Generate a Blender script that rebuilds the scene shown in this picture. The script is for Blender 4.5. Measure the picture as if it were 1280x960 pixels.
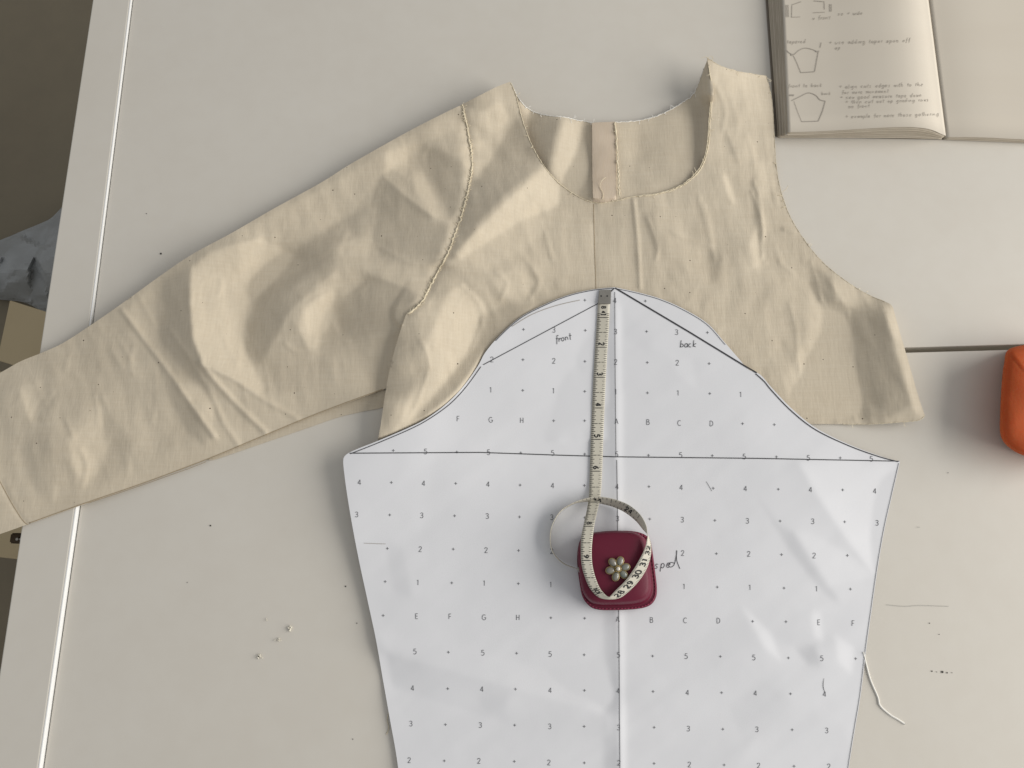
import bpy, bmesh, math, random
import numpy as np
from mathutils import Vector
from mathutils.geometry import delaunay_2d_cdt

for o in list(bpy.data.objects): bpy.data.objects.remove(o)
S = bpy.context.scene
C = S.collection
rnd = random.Random(7)
nrs = np.random.RandomState(11)

# ------------------------------------------------------------------ camera
FPX = 961.0                       # focal length in photograph pixels (1280 wide)
TILT = math.radians(13.8)
DIST = 0.626                      # metres from lens to the table along the axis
CAM = np.array([0.0, -DIST*math.sin(TILT), DIST*math.cos(TILT)])
cd = bpy.data.cameras.new('camera'); cam = bpy.data.objects.new('camera', cd); C.objects.link(cam)
cd.sensor_width = 36.0; cd.lens = 36.0*FPX/1280.0; cd.clip_start = 0.01; cd.clip_end = 50
cam.location = CAM; cam.rotation_euler = (TILT, 0, 0)
S.camera = cam
# ------------------------------------------------------------------ light
w = bpy.data.worlds.new('World'); S.world = w; w.use_nodes = True
bg = w.node_tree.nodes['Background']
bg.inputs[0].default_value = (0.93, 0.94, 0.95, 1); bg.inputs[1].default_value = 0.41
def area(name, loc, target, sx, sy, power, col):
    l = bpy.data.lights.new(name, 'AREA'); l.shape = 'RECTANGLE'; l.size = sx; l.size_y = sy
    l.energy = power; l.color = col
    o = bpy.data.objects.new(name, l); C.objects.link(o); o.location = loc
    o.rotation_euler = (Vector(target)-Vector(loc)).to_track_quat('-Z', 'Y').to_euler()
    return o
area('window_light', (2.55, -0.24, 1.16), (0, 0, 0), 2.7, 1.9, 98, (1.0, 0.965, 0.91))
S.view_settings.view_transform = 'Standard'; S.view_settings.look = 'None'
S.view_settings.exposure = 0.0; S.view_settings.gamma = 1.0
S.render.engine = 'CYCLES'
try: S.view_settings.use_curve_mapping = False
except Exception: pass

# ------------------------------------------------------------------ helpers
ct, st = math.cos(TILT), math.sin(TILT)
def ray(px, py):
    xc = (np.asarray(px, float)-640)/FPX; yc = -(np.asarray(py, float)-480)/FPX
    return xc, yc*ct+st, yc*st-ct
def at(px, py, z=0.0):
    dx, dy, dz = ray(px, py)
    t = (np.asarray(z, float)-CAM[2])/dz
    x = CAM[0]+dx*t; y = CAM[1]+dy*t
    return np.stack([x, y, np.zeros_like(x)+z], -1)
def vec(px, py, z=0.0): return Vector(at(px, py, z).tolist())

def mesh_obj(name, verts, faces, mat, parent=None, smooth=True):
    me = bpy.data.meshes.new(name)
    me.from_pydata([tuple(map(float, v)) for v in verts], [], [tuple(map(int, f)) for f in faces]); me.update()
    if smooth: me.polygons.foreach_set('use_smooth', [True]*len(me.polygons))
    o = bpy.data.objects.new(name, me); C.objects.link(o)
    if mat: me.materials.append(mat)
    if parent: o.parent = parent
    return o
def bm_obj(name, bm, mat, parent=None, smooth=True):
    me = bpy.data.meshes.new(name); bm.to_mesh(me); bm.free()
    if smooth: me.polygons.foreach_set('use_smooth', [True]*len(me.polygons))
    o = bpy.data.objects.new(name, me); C.objects.link(o)
    if mat: me.materials.append(mat)
    if parent: o.parent = parent
    return o
def empty(name, loc=(0, 0, 0)):
    o = bpy.data.objects.new(name, None); C.objects.link(o); o.location = (0, 0, 0); o.empty_display_size = .02
    return o
def tag(o, label=None, cat=None, group=None, kind=None):
    if label: o['label'] = label
    if cat: o['category'] = cat
    if group: o['group'] = group
    if kind: o['kind'] = kind
    return o
def spline(pts, step=4.0, closed=False):
    """Catmull-Rom through pts (any dimension), resampled about every step units of the first two axes"""
    P = np.array(pts, float); n = len(P); out = []
    rng_ = range(n if closed else n-1)
    for i in rng_:
        if closed: p0, p1, p2, p3 = P[(i-1) % n], P[i], P[(i+1) % n], P[(i+2) % n]
        else: p0, p1, p2, p3 = P[max(i-1, 0)], P[i], P[i+1], P[min(i+2, n-1)]
        d = np.hypot(*(p2-p1)[:2]); k = max(1, int(math.ceil(d/step)))
        for j in range(k):
            t = j/k
            out.append(.5*((2*p1)+(-p0+p2)*t+(2*p0-5*p1+4*p2-p3)*t*t+(-p0+3*p1-3*p2+p3)*t**3))
    if not closed: out.append(P[-1])
    return np.array(out)
def poly_resample(pts, step=4.0):
    P = np.array(pts, float); out = []
    for a, b in zip(P[:-1], P[1:]):
        k = max(1, int(math.ceil(np.hypot(*(b-a)[:2])/step)))
        for j in range(k): out.append(a+(b-a)*j/k)
    out.append(P[-1]); return np.array(out)
def in_poly(x, y, poly):
    poly = np.asarray(poly); ins = np.zeros(np.shape(x), bool); n = len(poly); j = n-1
    for i in range(n):
        xi, yi = poly[i][:2]; xj, yj = poly[j][:2]
        if yi != yj:
            c = ((yi > y) != (yj > y)) & (x < (xj-xi)*(y-yi)/(yj-yi)+xi)
            ins ^= c
        j = i
    return ins

# ---- fields: maps over photograph pixels, 2 px per cell, wider than the frame
GX0, GY0, GW, GH, GS = -200, -120, 800, 640, 2.0
gx = GX0+GS*np.arange(GW); gy = GY0+GS*np.arange(GH)
GXX, GYY = np.meshgrid(gx, gy)
kx = np.fft.fftfreq(GW, GS)*2*np.pi; ky = np.fft.fftfreq(GH, GS)*2*np.pi
KX, KY = np.meshgrid(kx, ky)
def blur(a, s): return np.real(np.fft.ifft2(np.fft.fft2(a)*np.exp(-.5*(KX**2+KY**2)*s*s)))
def sample(f, px, py):
    u = np.clip((np.asarray(px, float)-GX0)/GS, 0, GW-1.001); v = np.clip((np.asarray(py, float)-GY0)/GS, 0, GH-1.001)
    i = u.astype(int); j = v.astype(int); a = u-i; b = v-j
    return (f[j, i]*(1-a)*(1-b)+f[j, i+1]*a*(1-b)+f[j+1, i]*(1-a)*b+f[j+1, i+1]*a*b)
def mask(poly):
    P = np.asarray(poly, float)[:, :2]; m = np.zeros(GXX.shape)
    i0 = int(np.clip((P[:, 0].min()-GX0)/GS-1, 0, GW)); i1 = int(np.clip((P[:, 0].max()-GX0)/GS+2, 0, GW))
    j0 = int(np.clip((P[:, 1].min()-GY0)/GS-1, 0, GH)); j1 = int(np.clip((P[:, 1].max()-GY0)/GS+2, 0, GH))
    m[j0:j1, i0:i1] = in_poly(GXX[j0:j1, i0:i1], GYY[j0:j1, i0:i1], P); return m
def line_dist(pts):
    P = np.array(pts, float)[:, :2]; d = np.full(GXX.shape, 1e4)
    if len(P) > 14: P = np.vstack([P[:-1:3], P[-1:]])
    pad = 120
    i0 = int(np.clip((P[:, 0].min()-pad-GX0)/GS, 0, GW)); i1 = int(np.clip((P[:, 0].max()+pad-GX0)/GS, 0, GW))
    j0 = int(np.clip((P[:, 1].min()-pad-GY0)/GS, 0, GH)); j1 = int(np.clip((P[:, 1].max()+pad-GY0)/GS, 0, GH))
    xx = GXX[j0:j1, i0:i1]; yy = GYY[j0:j1, i0:i1]; e = np.full(xx.shape, 1e9)
    for a, b in zip(P[:-1], P[1:]):
        ab = b-a; L2 = max((ab**2).sum(), 1e-9)
        t = np.clip(((xx-a[0])*ab[0]+(yy-a[1])*ab[1])/L2, 0, 1)
        e = np.minimum(e, (xx-a[0]-t*ab[0])**2+(yy-a[1]-t*ab[1])**2)
    d[j0:j1, i0:i1] = np.sqrt(e); return d
def relief(tilts, leak=110.0, ldir=(0.985, 0.17)):
    """turn a map of surface tilt towards the window into a height map (metres)"""
    G = np.fft.fft2(tilts)
    kd = KX*ldir[0]+KY*ldir[1]; k2 = KX**2+KY**2
    Z = -(-1j*kd)*G/(kd**2+.10*k2+(1/leak)**2)
    return np.real(np.fft.ifft2(Z))/1500.0
def tiltmap(items):
    t = np.zeros(GXX.shape)
    for (poly, val, bl) in items:
        val = val*.76 if val < 0 else val*.90
        m = mask(poly); t += val*(.80*blur(m, bl*.32)+.26*blur(m, bl*2.0))
    return t
def zoomed(x0, y0, s, pts): return [(x0+x/s, y0+y/s) for x, y in pts]
def fnoise(sig, seed, aniso=None):
    a = np.random.RandomState(seed).randn(GH, GW)
    if aniso is None: r = blur(a, sig)
    else:
        ang, s1, s2 = aniso; c, s = math.cos(ang), math.sin(ang)
        u = KX*c+KY*s; v = -KX*s+KY*c
        r = np.real(np.fft.ifft2(np.fft.fft2(a)*np.exp(-.5*((u*s1)**2+(v*s2)**2))))
    return r/r.std()
def tps(ctrl):
    A = np.array(ctrl, float); n = len(A)
    def U(r2): return np.where(r2 > 0, r2*np.log(r2+1e-12), 0)
    X = A[:, :2]/500.0
    d2 = ((X[:, None]-X[None])**2).sum(-1); K = U(d2)+np.eye(n)*.002
    P = np.c_[np.ones(n), X]
    M = np.block([[K, P], [P.T, np.zeros((3, 3))]])
    s = np.linalg.solve(M, np.r_[A[:, 2], 0, 0, 0])
    out = s[n]+s[n+1]*GXX/500+s[n+2]*GYY/500
    for i in range(n): out = out+s[i]*U((GXX/500-X[i, 0])**2+(GYY/500-X[i, 1])**2)
    return out

def sheet(name, outline, hfield, mat, parent, grid=3.5, skirts=None, thick=.0005, zmin=.0004, zjit=0):
    """cloth or paper cut to an outline (photograph pixels), lying at the heights of hfield"""
    B = np.array(outline, float)[:, :2]
    x0, y0 = B.min(0); x1, y1 = B.max(0)
    xs = np.arange(x0, x1, grid); ys = np.arange(y0, y1, grid)
    X, Y = np.meshgrid(xs, ys); X = X+(np.arange(len(ys)) % 2)[:, None]*grid*.5
    X = X.ravel(); Y = Y.ravel()
    ins = in_poly(X, Y, B); X = X[ins]; Y = Y[ins]
    dmin = np.full(X.shape, 1e9)
    for k in range(0, len(B)):
        dmin = np.minimum(dmin, (X-B[k, 0])**2+(Y-B[k, 1])**2)
    keep = dmin > (grid*.55)**2; X = X[keep]; Y = Y[keep]
    nb = len(B)
    P = [Vector((float(a), float(b))) for a, b in B]+[Vector((float(a), float(b))) for a, b in zip(X, Y)]
    ed = [(i, (i+1) % nb) for i in range(nb)]
    vo, eo, fo, ov, oe, of = delaunay_2d_cdt(P, ed, [], 1, 1e-5)
    V = np.array([(v.x, v.y) for v in vo])
    z = np.maximum(sample(hfield, V[:, 0], V[:, 1]), zmin)
    W = at(V[:, 0], V[:, 1], z)
    verts = [tuple(p) for p in W]; faces = [tuple(reversed(f)) for f in fo]
    # orient upwards
    a, b, c = (np.array(verts[i]) for i in faces[0][:3])
    if np.cross(b-a, c-a)[2] < 0: faces = [tuple(reversed(f)) for f in faces]
    if skirts:
        idx = {}
        for i, src in enumerate(ov):
            for s_ in src:
                if s_ < nb: idx[s_] = i
        area_ = .5*np.sum(B[:, 0]*np.roll(B[:, 1], -1)-np.roll(B[:, 0], -1)*B[:, 1]); sg = 1 if area_ > 0 else -1
        for (i0, i1, z0, ins_px) in skirts:
            prev = None
            for i in range(i0, i1+1):
                k = i % nb
                t = B[(k+1) % nb]-B[k-1]; t = t/(np.hypot(*t)+1e-9); nrm = np.array([-t[1], t[0]])*sg
                v0 = verts[idx[k]]; zz = v0[2]; row = [idx[k]]
                base = at(B[k, 0]+nrm[0]*ins_px, B[k, 1]+nrm[1]*ins_px, zz)-np.array(v0)
                for j in range(1, 6):
                    ph = j/5*math.pi/2
                    off = base*(1-math.cos(ph))-base*.25*math.sin(2*ph)
                    row.append(len(verts)); verts.append((v0[0]+off[0], v0[1]+off[1], zz-(zz-z0)*math.sin(ph) if zz > z0 else zz))
                if prev:
                    for j in range(5): faces.append((prev[j], row[j], row[j+1], prev[j+1]))
                prev = row
    o = mesh_obj(name, verts, faces, mat, parent)
    bm = bmesh.new(); bm.from_mesh(o.data); bmesh.ops.recalc_face_normals(bm, faces=bm.faces)
    up = sum(f.normal.z for f in bm.faces)
    if up < 0: bmesh.ops.reverse_faces(bm, faces=bm.faces)
    bm.to_mesh(o.data); bm.free()
    md = o.modifiers.new('thickness', 'SOLIDIFY'); md.thickness = thick; md.offset = -1
    md = o.modifiers.new('crisp_rim', 'EDGE_SPLIT'); md.split_angle = math.radians(62)
    return o

class Ink:
    """strokes (photograph pixels) laid as thin ribbons on a surface of known height"""
    def __init__(s, h, dz=.00025): s.h = h; s.dz = dz; s.v = []; s.f = []; s.n = 0
    def stroke(s, pts, wd=1.0, taper=False, z=None):
        P = poly_resample(pts, 3.0)
        if len(P) < 2: return
        T = np.gradient(P, axis=0); T /= (np.hypot(T[:, 0], T[:, 1])[:, None]+1e-9)
        N = np.c_[-T[:, 1], T[:, 0]]
        k = np.ones(len(P))
        if taper: k = .45+.55*np.sin(np.linspace(.15, math.pi-.15, len(P)))
        L = P+N*(wd*.5*k)[:, None]; R = P-N*(wd*.5*k)[:, None]
        s.n += 1; dz = s.dz+(s.n % 9)*4e-6
        def hh(Q): return s.h(Q[:, 0], Q[:, 1])+dz
        a = at(L[:, 0], L[:, 1], hh(L)); b = at(R[:, 0], R[:, 1], hh(R))
        o = len(s.v)
        for p, q in zip(a, b): s.v += [tuple(p), tuple(q)]
        for i in range(len(P)-1): s.f.append((o+2*i, o+2*i+1, o+2*i+3, o+2*i+2))
    def dot(s, x, y, r): s.stroke([(x-r, y), (x+r, y)], 2*r)
    def text(s, txt, x, y, size, wd, ang=0, slant=0, jit=0, adv=1.0):
        c, sn = math.cos(ang), math.sin(ang); cx = 0
        for ch in txt:
            g = GLYPH.get(ch)
            if g is None: cx += .75*size*adv; continue
            wch = GW_.get(ch, .6)
            for stx in g:
                pts = []
                for (u, v) in stx:
                    X = cx+u*size+slant*v*size+rnd.uniform(-jit, jit)*size; Y = -v*size+rnd.uniform(-jit, jit)*size
                    pts.append((x+X*c-Y*sn, y+X*sn+Y*c))
                if len(pts) > 2: pts = spline(pts, max(size*.12, .6))
                s.stroke(pts, wd)
            cx += (wch+.18)*size*adv
    def build(s, name, mat, parent): return tag(mesh_obj(name, s.v, s.f, mat, parent, False), kind='stuff')

def arc(cx, cy, rx, ry, a0, a1, n=9):
    return [(cx+rx*math.cos(math.radians(a0+(a1-a0)*i/(n-1))), cy+ry*math.sin(math.radians(a0+(a1-a0)*i/(n-1)))) for i in range(n)]
def sl(*p):  # straight segments: repeat the corners so that the spline stays sharp
    out = []
    for q in p: out += [q, q]
    return out
GLYPH = {
 '+': [[(.05, .5), (.65, .5)], [(.35, .2), (.35, .8)]],
 '0': [arc(.3, .5, .28, .5, 90, 450, 13)],
 '1': [[(.3, 0), (.3, 1)], [(.3, 1), (.12, .84)]],
 '2': [[(.05, .75), (.12, .93), (.3, 1), (.5, .92), (.54, .72), (.42, .48), (.22, .22), (.03, 0)], [(.03, 0), (.58, 0)]],
 '3': [[(.05, .86), (.25, 1), (.48, .92), (.52, .74), (.4, .57), (.22, .53)], [(.22, .53), (.45, .48), (.56, .3), (.48, .08), (.26, 0), (.03, .12)]],
 '4': [[(.44, 0), (.44, 1)], [(.44, 1), (.02, .28)], [(.02, .28), (.6, .28)]],
 '5': [[(.52, 1), (.14, 1)], [(.14, 1), (.08, .55)], [(.08, .55), (.3, .64), (.53, .5), (.55, .25), (.4, .03), (.2, 0), (.03, .1)]],
 '6': [[(.48, .96), (.25, .8), (.08, .5), (.06, .25), (.2, .02), (.42, .03), (.54, .25), (.42, .5), (.22, .52), (.08, .36)]],
 '7': [[(.03, 1), (.56, 1)], [(.56, 1), (.2, 0)]],
 '8': [arc(.3, .75, .2, .25, 90, 450, 11), arc(.3, .26, .26, .26, 90, 450, 11)],
 '9': [[(.12, .04), (.35, .2), (.52, .5), (.54, .75), (.4, .98), (.18, .97), (.06, .75), (.18, .5), (.38, .48), (.52, .64)]],
 'A': [[(0, 0), (.33, 1)], [(.33, 1), (.66, 0)], [(.12, .33), (.54, .33)]],
 'B': [[(.06, 0), (.06, 1)], [(.06, 1), (.32, 1), (.48, .9), (.46, .62), (.3, .54), (.06, .54)], [(.06, .54), (.36, .54), (.56, .42), (.55, .12), (.36, 0), (.06, 0)]],
 'C': [arc(.4, .5, .36, .5, 50, 310, 13)],
 'D': [[(.06, 0), (.06, 1)], [(.06, 1), (.3, 1), (.56, .8), (.62, .5), (.56, .2), (.3, 0), (.06, 0)]],
 'E': [[(.08, 0), (.08, 1)], [(.08, 1), (.5, 1)], [(.08, .52), (.46, .52)], [(.08, 0), (.5, 0)]],
 'F': [[(.08, 0), (.08, 1)], [(.08, 1), (.5, 1)], [(.08, .5), (.44, .5)]],
 'G': [arc(.4, .5, .37, .5, 50, 350, 14), [(.44, .45), (.77, .45)]],
 'H': [[(.06, 0), (.06, 1)], [(.58, 0), (.58, 1)], [(.06, .52), (.58, .52)]],
 'a': [arc(.25, .25, .22, .25, 40, 380, 10), [(.47, .5), (.46, .1), (.55, 0)]],
 'b': [[(.05, 1), (.05, 0)], arc(.25, .25, .2, .25, 170, -170, 9)],
 'c': [arc(.25, .25, .22, .25, 50, 310, 9)],
 'd': [arc(.22, .25, .2, .25, 30, 340, 9), [(.44, 1), (.43, .1), (.5, 0)]],
 'e': [[(.05, .26), (.42, .3), (.36, .48), (.2, .5), (.06, .34), (.08, .1), (.25, 0), (.44, .08)]],
 'f': [[(.4, .95), (.25, 1), (.18, .8), (.16, -.25)], [(.02, .5), (.36, .52)]],
 'g': [arc(.22, .25, .2, .25, 30, 340, 9), [(.43, .5), (.43, -.2), (.25, -.4), (.05, -.3)]],
 'h': [[(.05, 1), (.05, 0)], [(.05, .3), (.2, .5), (.36, .42), (.4, 0)]],
 'i': [[(.1, .5), (.12, 0)]], 'k': [[(.06, 1), (.06, 0)], [(.42, .52), (.06, .24), (.46, 0)]],
 'l': [[(.08, 1), (.08, .1), (.18, 0)]],
 'm': [[(.04, .5), (.05, 0)], [(.05, .35), (.17, .5), (.25, .4), (.26, 0)], [(.26, .35), (.4, .5), (.48, .4), (.5, 0)]],
 'n': [[(.05, .5), (.05, 0)], [(.05, .32), (.2, .5), (.36, .4), (.4, 0)]],
 'o': [arc(.24, .25, .21, .25, 90, 450, 10)],
 'p': [[(.08, .5), (.04, -.4)], arc(.25, .25, .2, .25, 170, -170, 9)],
 'r': [[(.06, .5), (.08, 0)], [(.08, .3), (.2, .48), (.34, .46)]],
 's': [[(.36, .46), (.18, .5), (.1, .36), (.32, .2), (.26, .02), (.04, .03)]],
 't': [[(.16, .9), (.16, .1), (.28, 0)], [(.02, .55), (.34, .57)]],
 'u': [[(.05, .5), (.07, .1), (.22, 0), (.38, .14), (.4, .5)], [(.4, .5), (.42, 0)]],
 'v': [[(.04, .5), (.2, 0)], [(.2, 0), (.38, .5)]],
 'w': [[(.02, .5), (.13, 0), (.25, .4), (.37, 0), (.5, .5)]],
 'x': [[(.04, .5), (.36, 0)], [(.36, .5), (.04, 0)]],
 'y': [[(.04, .5), (.2, .05)], [(.4, .5), (.1, -.4)]],
}
GW_ = {'1': .4, 'i': .2, 'l': .22, 'm': .54, 'w': .52, 'r': .34, 't': .34, 'f': .38, 'G': .76}

# ------------------------------------------------------------------ materials
def material(name, base, rough=.6, spec=.3, noise=None, bump=None, metal=0, coat=0, sheen=0):
    """noise: list of (scale3, amount, colour) variation layers; bump: list of (scale3, strength, distance)"""
    m = bpy.data.materials.new(name); m.use_nodes = True
    nt = m.node_tree; b = nt.nodes['Principled BSDF']
    b.inputs['Base Color'].default_value = (*base, 1); b.inputs['Roughness'].default_value = rough
    b.inputs['Specular IOR Level'].default_value = spec; b.inputs['Metallic'].default_value = metal
    b.inputs['Coat Weight'].default_value = coat; b.inputs['Sheen Weight'].default_value = sheen
    tc = nt.nodes.new('ShaderNodeTexCoord')
    def tex(scale, detail=3):
        mp = nt.nodes.new('ShaderNodeMapping'); mp.inputs['Scale'].default_value = scale
        nt.links.new(tc.outputs['Object'], mp.inputs[0])
        t = nt.nodes.new('ShaderNodeTexNoise'); t.inputs['Scale'].default_value = 1; t.inputs['Detail'].default_value = detail
        nt.links.new(mp.outputs[0], t.inputs[0]); return t.outputs['Fac']
    cur = None
    for (sc, amt, col) in (noise or []):
        rp = nt.nodes.new('ShaderNodeMapRange'); rp.inputs[1].default_value = .38; rp.inputs[2].default_value = .66
        rp.inputs[3].default_value = 0; rp.inputs[4].default_value = amt
        nt.links.new(tex(sc), rp.inputs[0])
        mx = nt.nodes.new('ShaderNodeMix'); mx.data_type = 'RGBA'
        nt.links.new(rp.outputs[0], mx.inputs[0])
        if cur is None: mx.inputs[6].default_value = (*base, 1)
        else: nt.links.new(cur, mx.inputs[6])
        mx.inputs[7].default_value = (*col, 1); cur = mx.outputs[2]
    if cur is not None: nt.links.new(cur, b.inputs['Base Color'])
    nrm = None
    for (sc, stg, dist) in (bump or []):
        bp = nt.nodes.new('ShaderNodeBump'); bp.inputs['Strength'].default_value = stg; bp.inputs['Distance'].default_value = dist
        nt.links.new(tex(sc, 4), bp.inputs['Height'])
        if nrm: nt.links.new(nrm, bp.inputs['Normal'])
        nrm = bp.outputs[0]
    if nrm: nt.links.new(nrm, b.inputs['Normal'])
    m['cur'] = 1
    return m, nt, b, tc, cur
M = {}
M['table'] = material('white_laminate', (.655, .622, .56), .30, .45, [((6, 6, 6), .4, (.625, .585, .515)), ((22, 22, 22), .2, (.60, .56, .495)), ((70, 70, 70), .14, (.59, .545, .475))], [((420, 420, 420), .03, .0005)])[0]
M['edge'] = material('whiter_edge', (.86, .86, .85), .35, .4, [((30, 30, 30), .1, (.8, .8, .78))])[0]
M['floor'] = material('brown_floor', (.19, .162, .112), .55, .3, [((3, 3, 3), .6, (.17, .14, .095)), ((25, 25, 25), .3, (.22, .185, .125))])[0]
mus, nt, bsdf, tc, cur = material('unbleached_muslin', (.605, .53, .41), .75, .22,
    [((14, 14, 14), .45, (.57, .488, .366)), ((700, 50, 200), .32, (.50, .425, .32)), ((50, 700, 200), .24, (.67, .60, .485))],
    [((95, 60, 80), .08, .003), ((420, 150, 200), .14, .001), ((900, 110, 300), .22, .0005), ((110, 900, 300), .16, .0005)], sheen=.12)
# dark seed flecks of unbleached cotton
vo = nt.nodes.new('ShaderNodeTexVoronoi'); vo.voronoi_dimensions = '2D'; vo.inputs['Scale'].default_value = 46
wn = nt.nodes.new('ShaderNodeTexNoise'); wn.inputs['Scale'].default_value = 900
nt.links.new(tc.outputs['Object'], vo.inputs['Vector'])
sep = nt.nodes.new('ShaderNodeSeparateColor'); nt.links.new(vo.outputs['Color'], sep.inputs[0])
th = nt.nodes.new('ShaderNodeMath'); th.operation = 'MULTIPLY'; th.inputs[1].default_value = .026
nt.links.new(sep.outputs[0], th.inputs[0])
lt = nt.nodes.new('ShaderNodeMath'); lt.operation = 'LESS_THAN'
nt.links.new(vo.outputs['Distance'], lt.inputs[0]); nt.links.new(th.outputs[0], lt.inputs[1])
ga = nt.nodes.new('ShaderNodeMath'); ga.operation = 'GREATER_THAN'; ga.inputs[1].default_value = .55
nt.links.new(sep.outputs[1], ga.inputs[0])
an = nt.nodes.new('ShaderNodeMath'); an.operation = 'MULTIPLY'
nt.links.new(lt.outputs[0], an.inputs[0]); nt.links.new(ga.outputs[0], an.inputs[1])
mx = nt.nodes.new('ShaderNodeMix'); mx.data_type = 'RGBA'; nt.links.new(an.outputs[0], mx.inputs[0])
nt.links.new(cur, mx.inputs[6]); mx.inputs[7].default_value = (.07, .045, .03, 1)
nt.links.new(mx.outputs[2], bsdf.inputs['Base Color'])
M['muslin'] = mus
M['thread'] = material('cream_thread', (.74, .66, .50), .85, .1, [((700, 700, 700), .5, (.55, .46, .31))])[0]
M['white_thread'] = material('white_thread', (.82, .80, .75), .8, .1)[0]
M['crease'] = material('darker_thread', (.36, .28, .18), .9, .1)[0]
M['paper'] = material('white_paper', (.735, .74, .765), .7, .2, [((9, 9, 9), .3, (.705, .708, .73))], [((60, 60, 60), .04, .002)])[0]
M['ink'] = material('grey_print', (.15, .15, .16), .7, .1)[0]
M['pen'] = material('black_pen', (.05, .05, .055), .6, .2)[0]
M['pencil'] = material('pencil', (.37, .335, .29), .6, .2)[0]
M['page'] = material('notebook_paper', (.60, .55, .47), .8, .15, [((8, 40, 8), .3, (.57, .515, .435))])[0]
M['pageside'] = material('page_stack', (.54, .48, .39), .9, .1, [((40, 40, 900), .5, (.40, .35, .27))])[0]
M['cover'] = material('notebook_cover', (.17, .145, .115), .6, .3)[0]
M['leather'] = material('raspberry_leather', (.12, .0075, .026), .5, .3, [((40, 40, 40), .3, (.13, .007, .027))], [((700, 700, 700), .12, .0006)])[0]
M['stitch'] = material('dark_red_thread', (.30, .05, .10), .8, .2)[0]
M['tape'] = material('tape_cream', (.58, .55, .465), .55, .3, [((60, 60, 60), .3, (.57, .53, .43))])[0]
M['tapeink'] = material('tape_print', (.035, .035, .035), .6, .2)[0]
M['metal'] = material('dull_metal', (.42, .40, .36), .38, .5, [((200, 200, 200), .4, (.30, .28, .24))], metal=1)[0]
M['gold'] = material('brass', (.40, .31, .15), .4, .5, metal=1)[0]
M['pearl'] = material('grey_shell', (.21, .215, .18), .22, .6, [((160, 160, 160), .7, (.12, .17, .15)), ((90, 90, 90), .5, (.26, .20, .17))], coat=.5)[0]
M['pearlw'] = material('pearl', (.75, .70, .60), .2, .6, coat=.5)[0]
M['orange'] = material('orange_felt', (.46, .095, .028), .75, .15, [((30, 30, 30), .5, (.40, .075, .02))], [((500, 500, 500), .2, .001)])[0]
mo_ = M['orange'].node_tree.nodes['Principled BSDF']; mo_.inputs['Subsurface Weight'].default_value = .5; mo_.inputs['Subsurface Radius'].default_value = (1, .25, .1); mo_.inputs['Subsurface Scale'].default_value = .012
M['bag'] = material('grey_plastic', (.28, .29, .29), .45, .4, [((20, 20, 20), .5, (.40, .42, .43))])[0]
M['card'] = material('tan_card', (.50, .41, .26), .8, .2, [((12, 12, 12), .4, (.44, .35, .21))])[0]
M['dark'] = material('dark_wood', (.075, .05, .028), .6, .3)[0]
M['white'] = material('white_frame', (.62, .61, .58), .5, .3)[0]
M['lint'] = material('lint', (.74, .70, .60), .9, .1)[0]
M['speck'] = material('dark_speck', (.06, .055, .05), .8, .1)[0]

# ------------------------------------------------------------------ floor and tables
FZ = -0.74
floor = mesh_obj('floor', [(-4, -4, FZ), (4, -4, FZ), (4, 4, FZ), (-4, 4, FZ)], [(0, 1, 2, 3)], M['floor'], None, False)
tag(floor, kind='structure')
def slab(name, quad, z0, z1, mat, parent, bev=.0008):
    """a board with a four-cornered plan, edges eased"""
    bm = bmesh.new()
    lo = [bm.verts.new((q[0], q[1], z0)) for q in quad]; hi = [bm.verts.new((q[0], q[1], z1)) for q in quad]
    bm.faces.new(list(reversed(lo))); bm.faces.new(hi)
    for i in range(4):
        j = (i+1) % 4; bm.faces.new((lo[i], lo[j], hi[j], hi[i]))
    bmesh.ops.recalc_face_normals(bm, faces=bm.faces)
    bmesh.ops.bevel(bm, geom=list(bm.edges), offset=bev, segments=2, profile=.6, affect='EDGES')
    return bm_obj(name, bm, mat, parent, False)
def line_x(a, b, y):   # world x at world y on the line through two photograph points on the table top
    A = at(*a); B = at(*b); t = (y-A[1])/(B[1]-A[1]); return A[0]+(B[0]-A[0])*t
gapA, gapB = at(1130, 434.5), at(1280, 430.5)
def gap_y(x, off=0): return gapA[1]+(gapB[1]-gapA[1])*(x-gapA[0])/(gapB[0]-gapA[0])+off
GAP = .0042
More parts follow.
